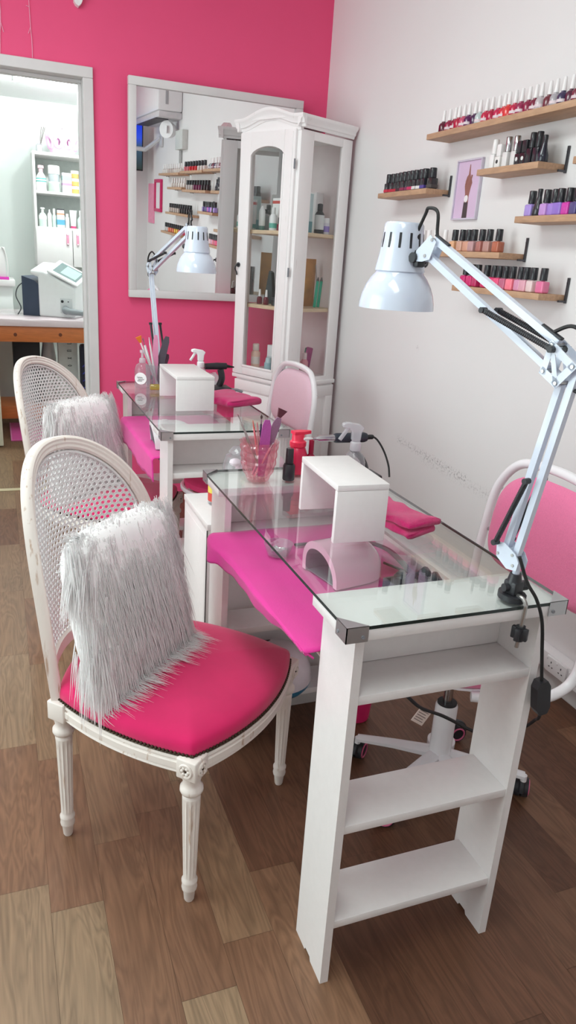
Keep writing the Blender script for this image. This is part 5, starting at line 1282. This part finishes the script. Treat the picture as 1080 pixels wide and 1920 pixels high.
t=thing('clear_bag','crumpled clear plastic bag at the far right of the far desk','bag',(-.815,-.93,TOP)); rnd=random.Random(9); mb=MB(); mb.grid(lambda u,v:((.045*math.cos(2*PI*u))*(math.sin(PI*min(1,v*.55+.0)+.0)*.4+.65)*(1+rnd.uniform(-.12,.12))*(1-v*.6),(.05*math.sin(2*PI*u))*(1-v*.6)*(1+rnd.uniform(-.12,.12)),.002+.055*v*(1+rnd.uniform(-.06,.06))),16,7,cu=True); mb.build('film',MILKY,t,solid=False)
# under the far glass
for k,(x,c,nm) in enumerate(((-.98,(220,218,222),'white'),(-.945,(70,60,74),'dark'),(-.90,(226,222,226),'pale'),(-.865,(190,190,196),'grey'))):
    lathe_thing('nail_pot','%s pot on the pink cloth under the far glass'%nm,'pot',(x,-1.47,ZC),[('pot_body',[(.014,0),(.015,.002),(.015,.04)],plain(c,.4)),('pot_lid',[(.0135,.0405),(.0135,.058)],plain((200,196,204),.3))],group='pots under the far glass')

t=thing('pink_stool','pink topped stool with white tube rim tucked under the far desk','stool',(-.80,-1.155,0))
MB().lathe([(.02,.395),(.160,.397),(.172,.405),(.172,.425),(.155,.438),(.02,.442)],36).build('seat',plain((206,52,104),.7),t)
MB().tube([(.178*math.cos(k*PI/20),.178*math.sin(k*PI/20),.392) for k in range(40)],.010,8,closed=True).build('rim',TUBEW,t)
for k in range(3):
    a=.5+k*2*PI/3; MB().tube([(.15*math.cos(a),.15*math.sin(a),.388),(.19*math.cos(a),.19*math.sin(a),.0)],.010,8).build('leg',TUBEW,t)
# ------------------------------------------------------------------ back room seen through the doorway
def treatment_table():
    t=thing('work_table','pine work table with pinkish plastic cover in the back room','table',(0,0,0))
    x0,x1,y0,y1=-1.86,-.62,1.2,1.93
    MB().rbox(x0,x1,y0,y1,.752,.800,.010).build('table_cover',mat('pinkish_vinyl_cover',(226,208,214),.18,var=.03,scale=12,coat=.4),t)
    for a,b,c,d in ((x0+.04,x1-.04,y0+.02,y0+.045),(x0+.04,x1-.04,y1-.045,y1-.02),(x0+.04,x0+.065,y0+.045,y1-.045),(x1-.065,x1-.04,y0+.045,y1-.045)):
        MB().rbox(a,b,c,d,.655,.7515,.002).build('apron',PINE,t)
    for x in (x0+.06,x1-.13):
        for y in (y0+.05,y1-.12): MB().rbox(x,x+.07,y,y+.07,0,.6545,.004).build('leg',PINE,t)
    MB().rbox(x0+.05,x1-.05,y0+.35,y1-.06,.155,.18,.002).build('lower_shelf',PINE,t)
    MB().rbox(x0+.05,x1-.05,y0+.33,y0+.3495,.09,.18,.002).build('lower_rail',PINE,t)
    mb=MB()
    for x,z in ((-1.52,.70),(-1.245,.705)): mb.ball((x,y0+.0200,z),.011,.0012,.012,12,8)
    mb.build('knot',plain((110,56,34),.5),t)
treatment_table()
def machine():
    t=thing('beauty_machine','white tabletop beauty machine with slanted touchscreen on the back-room table','machine',(-1.36,1.42,.8004),math.radians(-24))
    mb=MB(); side=[(-.0,0),(.245,0),(.245,.190),(.150,.232),(.04,.286),(-.05,.290),(-.05,.262),(.0,.252)]
    mb.prism(side,(0,0,0),(1,0,0),(0,0,1),(0,.24,0)); o=mb.build('casing',WHITEP,t,angle=30)
    for v in o.data.vertices:
        if v.co.z>.15 and v.co.y>.1: v.co.z+=.052
    b=o.modifiers.new('b','BEVEL'); b.width=.012; b.segments=3
    mb=MB(); mb.prism([(-.115,.0),(-.002,.0),(-.002,.20),(-.03,.225),(-.115,.25)],(0,.02,0),(1,0,0),(0,0,1),(0,.20,0)); mb.build('rear_box',plain((56,66,86),.45),t,smooth=False)
    n=V(.40,0,.92).normalized(); 
    # slanted lid with screen
    p0=V(.06,-.006,.286); p1=V(.262,-.006,.196); d=(p1-p0); up=V(-d.z,0,d.x).normalized(); up=up if up.z>0 else -up
    mb=MB(); poly=[(0,0),(d.length,0),(d.length,.252),(0,.252)]
    LY=V(0,.97,.24); mb.prism(poly,p0,d.normalized(),LY,up*.016); o=mb.build('lid',WHITEP,t); b=o.modifiers.new('b','BEVEL'); b.width=.007; b.segments=3
    mb=MB(); dn=d.normalized(); mb.prism([(.030,.030),(d.length-.025,.030),(d.length-.025,.222),(.030,.222)],p0+up*.0163,dn,LY,up*.001); mb.build('screen_bezel',plain((120,138,138),.15),t,smooth=False)
    mb=MB(); mb.prism([(.075,.055),(d.length-.04,.055),(d.length-.04,.205),(.075,.205)],p0+up*.0174,dn,LY,up*.0005); mb.build('screen',plain((178,200,196),.1),t,smooth=False)
    MB().rbox(.145,.225,-.0025,.001,.030,.125,.004).build('socket_plate',plain((208,210,212),.35),t)
    mb=MB(); mb.cyl((.160,-.003,.105),(.160,-.006,.105),.009,n=12); mb.cyl((.200,-.003,.105),(.200,-.006,.105),.004,n=10); mb.build('socket',BLACK,t)
    mb=MB(); mb.tube(smooth_path([(.18,-.004,.055),(.20,-.04,.05),(.27,-.06,.045),(.38,-.05,.04),(.50,-.05,.02)],6),[.024]*7+[.020]*6+[.018]*6+[.016]*6,12); mb.build('hose',plain((140,146,150),.5),t)
    mb=MB(); mb.tube(smooth_path([(-.09,.03,.22),(-.14,.02,.18),(-.15,.0,.12),(-.12,.0,.05),(-.14,-.01,.004)],6),.0035,6); mb.build('cord',plain((60,64,68),.5),t)
machine()
t=thing('hand_piece','white and grey applicator lying on the back-room table beside the machine','applicator',(-.93,1.70,.8004)); MB().tube([(-.10,0,.10),(-.03,0,.105),(.06,0,.10)],[.022,.030,.030],16).build('grip',WHITEP,t); MB().rbox(-.11,.10,-.05,.05,0,.07,.01).build('holder',plain((84,88,94),.5),t)
t=thing('pink_box','magenta box behind the machine on the back-room table','box',(-1.00,1.84,.8004)); MB().rbox(-.10,.09,-.04,.04,0,.105,.003).build('carton',plain((222,60,140),.5),t); MB().rbox(-.11,.10,-.05,.05,.1052,.125,.006).build('lid',WHITEP,t)
def wall_unit():
    t=thing('wall_cabinet','white wall cabinet with two open shelves and doors in the back room','cabinet',(-1.32,2.2,1.10)); w=.62; d=.30; W_=WPAINT
    for z0,z1 in ((0,.016),(.258,.275),(.50,.517),(.755,.775)): MB().rbox(.018,w-.018,.004,d,z0,z1,.001).build('shelf',W_,t)
    for x in (0,w-.0175): MB().rbox(x,x+.0175,0,d,0,.775,.001).build('side_panel',W_,t)
    MB().rbox(.018,w-.018,d,d+.008,0,.775,.001).build('back_panel',plain((206,212,210),.6),t)
    for x0,x1,hx in ((.004,w*.42-.002,w*.42-.036),(w*.42+.002,w-.004,w*.42+.036)):
        dr=MB().rbox(x0,x1,-.018,-.001,.002,.262,.002).build('door',W_,t)
        mb=MB(); mb.rbox(hx-.009,hx+.009,-.030,-.0185,.155,.235,.004); hn=mb.build('handle',plain((226,150,178),.35),dr)
        mb=MB(); mb.ball((hx,-.0305,.162),.006,.004,.006,10,6); mb.ball((hx,-.0305,.228),.006,.004,.006,10,6); mb.build('handle_end',WHITEP,hn)
wall_unit()
def crown():
    t=thing('toy_crown','pink crown ornament on top of the white back-room cabinet','ornament',(-1.10,2.30,1.8755)); m=plain((240,200,230),.45); mb=MB()
    mb.lathe([(.075,0),(.085,.004),(.092,.03),(.098,.05)],32)
    for k in range(9):
        a=2*PI*k/9+.17; d=V(math.cos(a),math.sin(a),0); c=d*.098+V(0,0,.075)
        pts=[c+V(-d.y,d.x,0)*(.026*math.cos(q*PI/9))+V(0,0,.034*math.sin(q*PI/9))+d*.008*math.sin(q*PI/9) for q in range(18)]
        mb.tube(pts,.014,8,closed=True); mb.ball(c+V(0,0,.046)+d*.01,.012)
    for k in range(6):
        a=PI*k/6
        mb.tube(smooth_path([(.09*math.cos(a),.09*math.sin(a),.045),(.07*math.cos(a),.07*math.sin(a),.10),(0,0,.125),(-.07*math.cos(a),-.07*math.sin(a),.10),(-.09*math.cos(a),-.09*math.sin(a),.045)],5),.010,8)
    mb.build('crown_body',m,t); mb=MB(); mb.ball((0,0,.14),.022); mb.rbox(-.006,.006,-.006,.006,.155,.19,.002); mb.rbox(-.016,.016,-.006,.006,.168,.178,.002); mb.build('crown_finial',plain((242,226,238),.3),t)
crown()
t=thing('reed_diffuser','glass reed diffuser with dark sticks beside the pink crown','diffuser',(-1.262,2.30,1.8755)); MB().lathe([(.020,0),(.022,.003),(.022,.05),(.009,.062),(.009,.075)],18).build('bottle_body',MILKY,t); mb=MB()
for a,b in ((.02,.0),(.045,.01),(.035,-.01)): mb.cyl((0,0,.02),(a,b,.17),.0022,n=6)
mb.build('reed',plain((120,112,108),.6),t)
def bk(name,label,cat,x,z,parts,y=2.30): return lathe_thing(name,label,cat,(x,y,z),parts,n=20)
za,zb_=1.6174,1.3754; W1=plain((240,242,240),.35); TEAL=plain((60,170,160),.4); GL=plain((206,226,216),.25)
bk('pump_bottle','white bottle with teal label, left on the upper back-room shelf','bottle',-1.262,za,[('bottle_body',[(.034,0),(.036,.004),(.036,.075),(.030,.10),(.014,.125)],W1),('bottle_label',[(.0364,.06),(.0350,.085)],TEAL),('cap',[(.014,.1255),(.015,.127),(.015,.150),(.022,.152),(.020,.170)],plain((226,190,200),.35))],2.25)
bk('cream_jar','green-grey jar at the bottom of the left jar stack, upper back-room shelf','jar',-1.172,za,[('jar_body',[(.040,0),(.042,.003),(.042,.06)],plain((196,214,200),.25)),('lid',[(.041,.0604),(.041,.068)],W1)],2.25)
bk('cream_jar','grey jar with tall white lid on top of the green-grey jar','jar',-1.172,za+.0685,[('jar_body',[(.036,0),(.038,.003),(.038,.05)],plain((186,194,198),.3)),('lid',[(.041,.0504),(.042,.053),(.041,.104),(.037,.108)],W1)],2.25)
carton('carton','white and lilac carton beside the jar stack, upper back-room shelf','box',(-1.085,2.25,za),.1,.066,.05,.135,plain((226,222,228),.45),[(.05,.066,plain((186,150,186),.5)),(.085,.115,plain((170,200,196),.5))])
for k,(z,nm) in enumerate(((0,'bottom'),(.052,'middle'),(.104,'top'))):
    bk('scrub_jar','orange and white jar, %s one of the three stacked on the upper back-room shelf'%nm,'jar',-1.025,za+z,[('jar_body',[(.026,0),(.028,.002),(.028,.030)],plain((228,176,104),.35)),('lid',[(.0285,.0304),(.0285,.051)],plain((240,234,222),.35))],2.25)
bk('pump_bottle','clear green pump bottle at the left of the lower back-room shelf','bottle',-1.262,zb_,[('bottle_body',[(.026,0),(.028,.004),(.028,.07),(.022,.085),(.012,.095)],GL),('bottle_label',[(.0283,.050),(.0283,.075)],W1),('pump_stem',[(.009,.0955),(.009,.118),(.016,.12),(.014,.13)],W1)],2.25)
bk('dropper_bottle','slim white bottle beside the green pump bottle, lower back-room shelf','bottle',-1.214,zb_,[('bottle_body',[(.014,0),(.015,.003),(.015,.085),(.007,.10)],W1),('cap',[(.007,.1004),(.004,.12)],W1)],2.25)
bk('spray_bottle','slim frosted spray bottle in the middle of the lower back-room shelf','bottle',-1.18,zb_,[('bottle_body',[(.015,0),(.016,.003),(.016,.075),(.008,.09)],GL),('cap',[(.009,.0904),(.009,.125),(.006,.13)],W1)],2.27)
carton('carton','blue and white carton on the lower back-room shelf','box',(-1.135,2.26,zb_),0,.055,.04,.085,plain((216,224,228),.45),[(.020,.055,plain((96,166,200),.5))])
carton('carton','orange-striped carton stacked on the blue and white carton','box',(-1.135,2.26,zb_+.0855),0,.05,.04,.045,plain((236,230,226),.45),[(.004,.014,plain((226,150,120),.5)),(.036,.045,plain((70,70,74),.5))])
bk('lotion_bottle','tiny white bottle next to the cartons, lower back-room shelf','bottle',-1.088,zb_,[('bottle_body',[(.014,0),(.015,.002),(.015,.075)],W1),('cap',[(.010,.0754),(.010,.10)],W1)],2.26)
t=thing('cream_tube','white tube standing on its magenta cap, lower back-room shelf','tube',(-1.045,2.25,zb_)); MB().lathe([(.020,0),(.021,.002),(.021,.016)],20).build('cap',plain((206,70,120),.35),t); MB().grid(lambda u,v:((.018+.008*v)*math.cos(2*PI*u),(.018*(1-v)+.002)*math.sin(2*PI*u),.0165+.11*v),20,8,cu=True).build('tube_body',W1,t)
bk('pump_bottle','clear bottle with white pump at the right of the lower back-room shelf','bottle',-.99,zb_,[('bottle_body',[(.024,0),(.026,.004),(.026,.065),(.014,.085)],GL),('pump_stem',[(.010,.0855),(.012,.10),(.012,.125),(.007,.13)],W1)],2.25)
# lower counter behind, magenta item on the left
t=thing('side_counter','white side counter at the left edge of the back room','counter',(-1.487,1.95,0)); MB().rbox(-.60,0,0,.6,.955,.995,.003).build('counter_top',WPAINT,t); MB().rbox(-.58,-.02,.03,.6,0,.9545,.002).build('counter_body',MINTW,t)
t=thing('display_rack','white rack with magenta base at the left edge of the doorway view','rack',(-1.53,2.0,.9954)); MB().rbox(-.18,.005,0,.10,0,.018,.002).build('base',plain((206,60,170),.4),t); mb=MB(); mb.rbox(-.18,-.012,.02,.03,.0185,.22,.002); mb.tube(smooth_path([(-.004,.015,.02),(.0,.015,.10),(-.012,.015,.19),(-.03,.015,.22)],5),.004,8); mb.build('rack_panel',WPAINT,t)
t=thing('cream_cabinet','cream cabinet side at the far left edge, inside the doorway','cabinet',(-1.632,1.08,0)); MB().rbox(-.30,0,0,.05,.012,.72,.003).build('door_panel',plain((228,224,206),.45),t); MB().rbox(-.30,-.01,.05,.10,0,.70,.002).build('body',plain((214,212,200),.5),t)
# things under the table
t=thing('black_box','black box under the back-room table','box',(-1.445,1.72,.1804)); MB().rbox(-.09,.09,-.08,.08,0,.47,.01).build('body',BLACK,t); MB().rbox(-.02,.02,-.0806,-.0800,.2,.3,.0002).build('sticker',GREYP,t)
t=thing('banner_box','white box with grey vertical lettering under the back-room table','box',(-1.16,1.66,.1804)); MB().rbox(-.075,.055,-.05,.05,0,.46,.004).build('carton',plain((226,234,232),.45),t)
mb=MB()
def glyph(strokes,cx,cz,s):
    for a,b,c,d in strokes: mb.tube([(cx+a*s,-.0508,cz+b*s),(cx+c*s,-.0508,cz+d*s)],.0025,5)
for k,g in enumerate((((-1,0,1,0),(1,0,1,.7)),((-1,0,1,0),(-1,.7,1,.7),(-1,0,-1,.7)),((-1,0,1,.7),(-1,.7,1,0)),((-1,.3,0,0),(0,0,1,.3),(1,.3,0,.7),(0,.7,-1,.3)))): glyph(g,-.0,.42-.052*k,.014)
mb.build('lettering',plain((120,132,132),.5),t,smooth=False)
t=thing('silver_canister','white rounded canister under the back-room table between the boxes','canister',(-1.295,1.74,.1804)); MB().lathe([(.05,0),(.053,.01),(.053,.30),(.045,.36),(.03,.46)],26).build('body',plain((214,216,218),.3),t); MB().lathe([(.03,.4604),(.03,.47)],16).build('cap',GREYP,t)
t=thing('blue_bag','dark bag with blue pattern under the back-room table by the door frame','bag',(-1.02,1.60,.1804)); MB().rbox(-.07,.07,-.06,.06,0,.42,.02).build('bag_body',plain((40,42,62),.5,var=.4,scale=12),t); mb=MB()
for k in range(4): mb.tube(smooth_path([(-.06,-.062,.12+.05*k),(0,-.063,.15+.06*k),(.06,-.062,.22+.05*k)],5),.004,6)
mb.build('blue_strap',plain((66,70,170),.5),t)
t=thing('floor_mat','bright pink mat on the back-room floor','mat',(-1.42,1.52,.0)); mb=MB(); mb.rbox(-.165,.22,-.28,.25,.0005,.008,.003); mb.build('mat_body',mat('pink_rubber_mat',(236,96,176),.6,var=.06,scale=60,bump=.2),t); mb=MB()
for a,b,c,d in ((-.165,.22,-.28,-.272),(-.165,-.157,-.272,.25)): mb.box(a,b,c,d,.0081,.0088)
mb.build('mat_edge',plain((244,150,206),.5),t,smooth=False)
# fluorescent batten in the back room
t=thing('ceiling_batten','lit fluorescent batten on the back-room ceiling','light',(-1.16,1.5,2.2595)); MB().rbox(-.30,.45,-.035,.035,-.035,0,.004).build('batten_body',WHITEP,t)
MB().cyl((-.27,0,-.062),(.43,0,-.062),.020,n=16).build('tube_lamp',emis('fluorescent_tube',(240,252,255),14),t)
mb=MB()
for x in (-.28,.432): mb.rbox(x-.008,x+.008,-.018,.018,-.085,-.0355,.003)
mb.build('lamp_holder',WHITEP,t)
# ------------------------------------------------------------------ pink wall: hanging string of unlit fairy lights, alarm sensor
for nm,pts,tw in (('left',[(-1.526,2.60),(-1.528,2.30),(-1.527,2.16),(-1.533,2.09),(-1.537,2.02)],[(-1.529,2.14,-1.518,2.10),(-1.532,2.12,-1.542,2.07)]),('right',[(-1.412,2.60),(-1.410,2.40),(-1.410,2.23),(-1.4085,2.155),(-1.4075,2.12),(-1.405,2.086),(-1.406,2.02)],[(-1.409,2.21,-1.422,2.212),(-1.4085,2.135,-1.418,2.11)])):
    mb=MB(); mb.tube(smooth_path([(x,-.0045,z) for x,z in pts],5),.0014,6)
    for a,b,c,d in tw: mb.tube([(a,-.0045,b),(c,-.006,d)],[.0010,.0014],5)
    o=mb.build('fairy_light_string',plain((232,170,196),.3)); tag(o,'thin clear fairy-light string hanging on the pink wall, %s one of two above the doorway'%nm,'string light',group='fairy light strings above the doorway')
t=thing('alarm_detector','small white alarm detector at the top edge of the pink wall','detector',(-1.209,-.001,2.243)); MB().prism([(-.018,.02),(-.018,.0),(-.010,-.012),(.002,-.018),(.014,-.006),(.018,.004),(.018,.10),(-.018,.10)],(0,0,.012),(1,0,0),(0,0,1),(0,-.034,0)).build('casing',WHITEP,t)
MB().rbox(-.008,.008,-.036,-.0342,.03,.06,.0005).build('lens',plain((206,206,210),.2),t)
# ------------------------------------------------------------------ lights of the room
def ceiling_panel(x,y,label,power):
    t=thing('ceiling_light',label,'light',(x,y,H)); MB().rbox(-.31,.31,-.62,.62,-.05,-.0005,.004).build('housing',WHITEP,t)
    for sx in (-.14,.14): MB().cyl((sx,-.57,-.062),(sx,.57,-.062),.013,n=12).build('tube_lamp',emis('ceiling_tube_glow',(250,252,255),6),t)
    ld=bpy.data.lights.new('ceiling_light_area','AREA'); ld.shape='RECTANGLE'; ld.size=.56; ld.size_y=1.18; ld.energy=power; ld.color=(.885,1,.955)
    lo=bpy.data.objects.new('ceiling_light_lamp',ld); COL.objects.link(lo); lo.location=(x,y,H-.085)
ceiling_panel(-1.75,-1.55,'fluorescent ceiling light above the far desk',17)
ceiling_panel(-1.75,-3.45,'fluorescent ceiling light above the camera',15)
for bx in (-1.38,-1.08,-.78):
    ld=bpy.data.lights.new('batten_glow','POINT'); ld.shadow_soft_size=.03; ld.energy=13; ld.color=(.93,1,.98)
    lo=bpy.data.objects.new('batten_glow',ld); COL.objects.link(lo); lo.location=(bx,1.5,2.145)
# daylight through the shop window
ld=bpy.data.lights.new('window_daylight','AREA'); ld.shape='RECTANGLE'; ld.size=3.1; ld.size_y=1.9; ld.energy=76; ld.color=(.88,1,.97)
lo=bpy.data.objects.new('window_daylight',ld); COL.objects.link(lo); lo.location=(X0-.12,-2.3,1.4); lo.rotation_euler=(0,-PI/2,0)
w=bpy.data.worlds.new('sky'); SC.world=w; w.use_nodes=True; nt=w.node_tree; nt.nodes.clear()
o=nt.nodes.new('ShaderNodeOutputWorld'); b=nt.nodes.new('ShaderNodeBackground'); b.inputs[0].default_value=(.86,.93,1,1); b.inputs[1].default_value=1.2; nt.links.new(b.outputs[0],o.inputs[0])
SC.view_settings.view_transform='Standard'; SC.view_settings.look='None'; SC.view_settings.exposure=.1; SC.view_settings.gamma=1; SC.view_settings.use_curve_mapping=False
SC.cycles.max_bounces=14; SC.cycles.transparent_max_bounces=24; SC.cycles.diffuse_bounces=8; SC.cycles.glossy_bounces=5; SC.cycles.transmission_bounces=6
SC.cycles.caustics_reflective=True; SC.cycles.caustics_refractive=False; SC.cycles.sample_clamp_indirect=4; SC.cycles.use_denoising=True
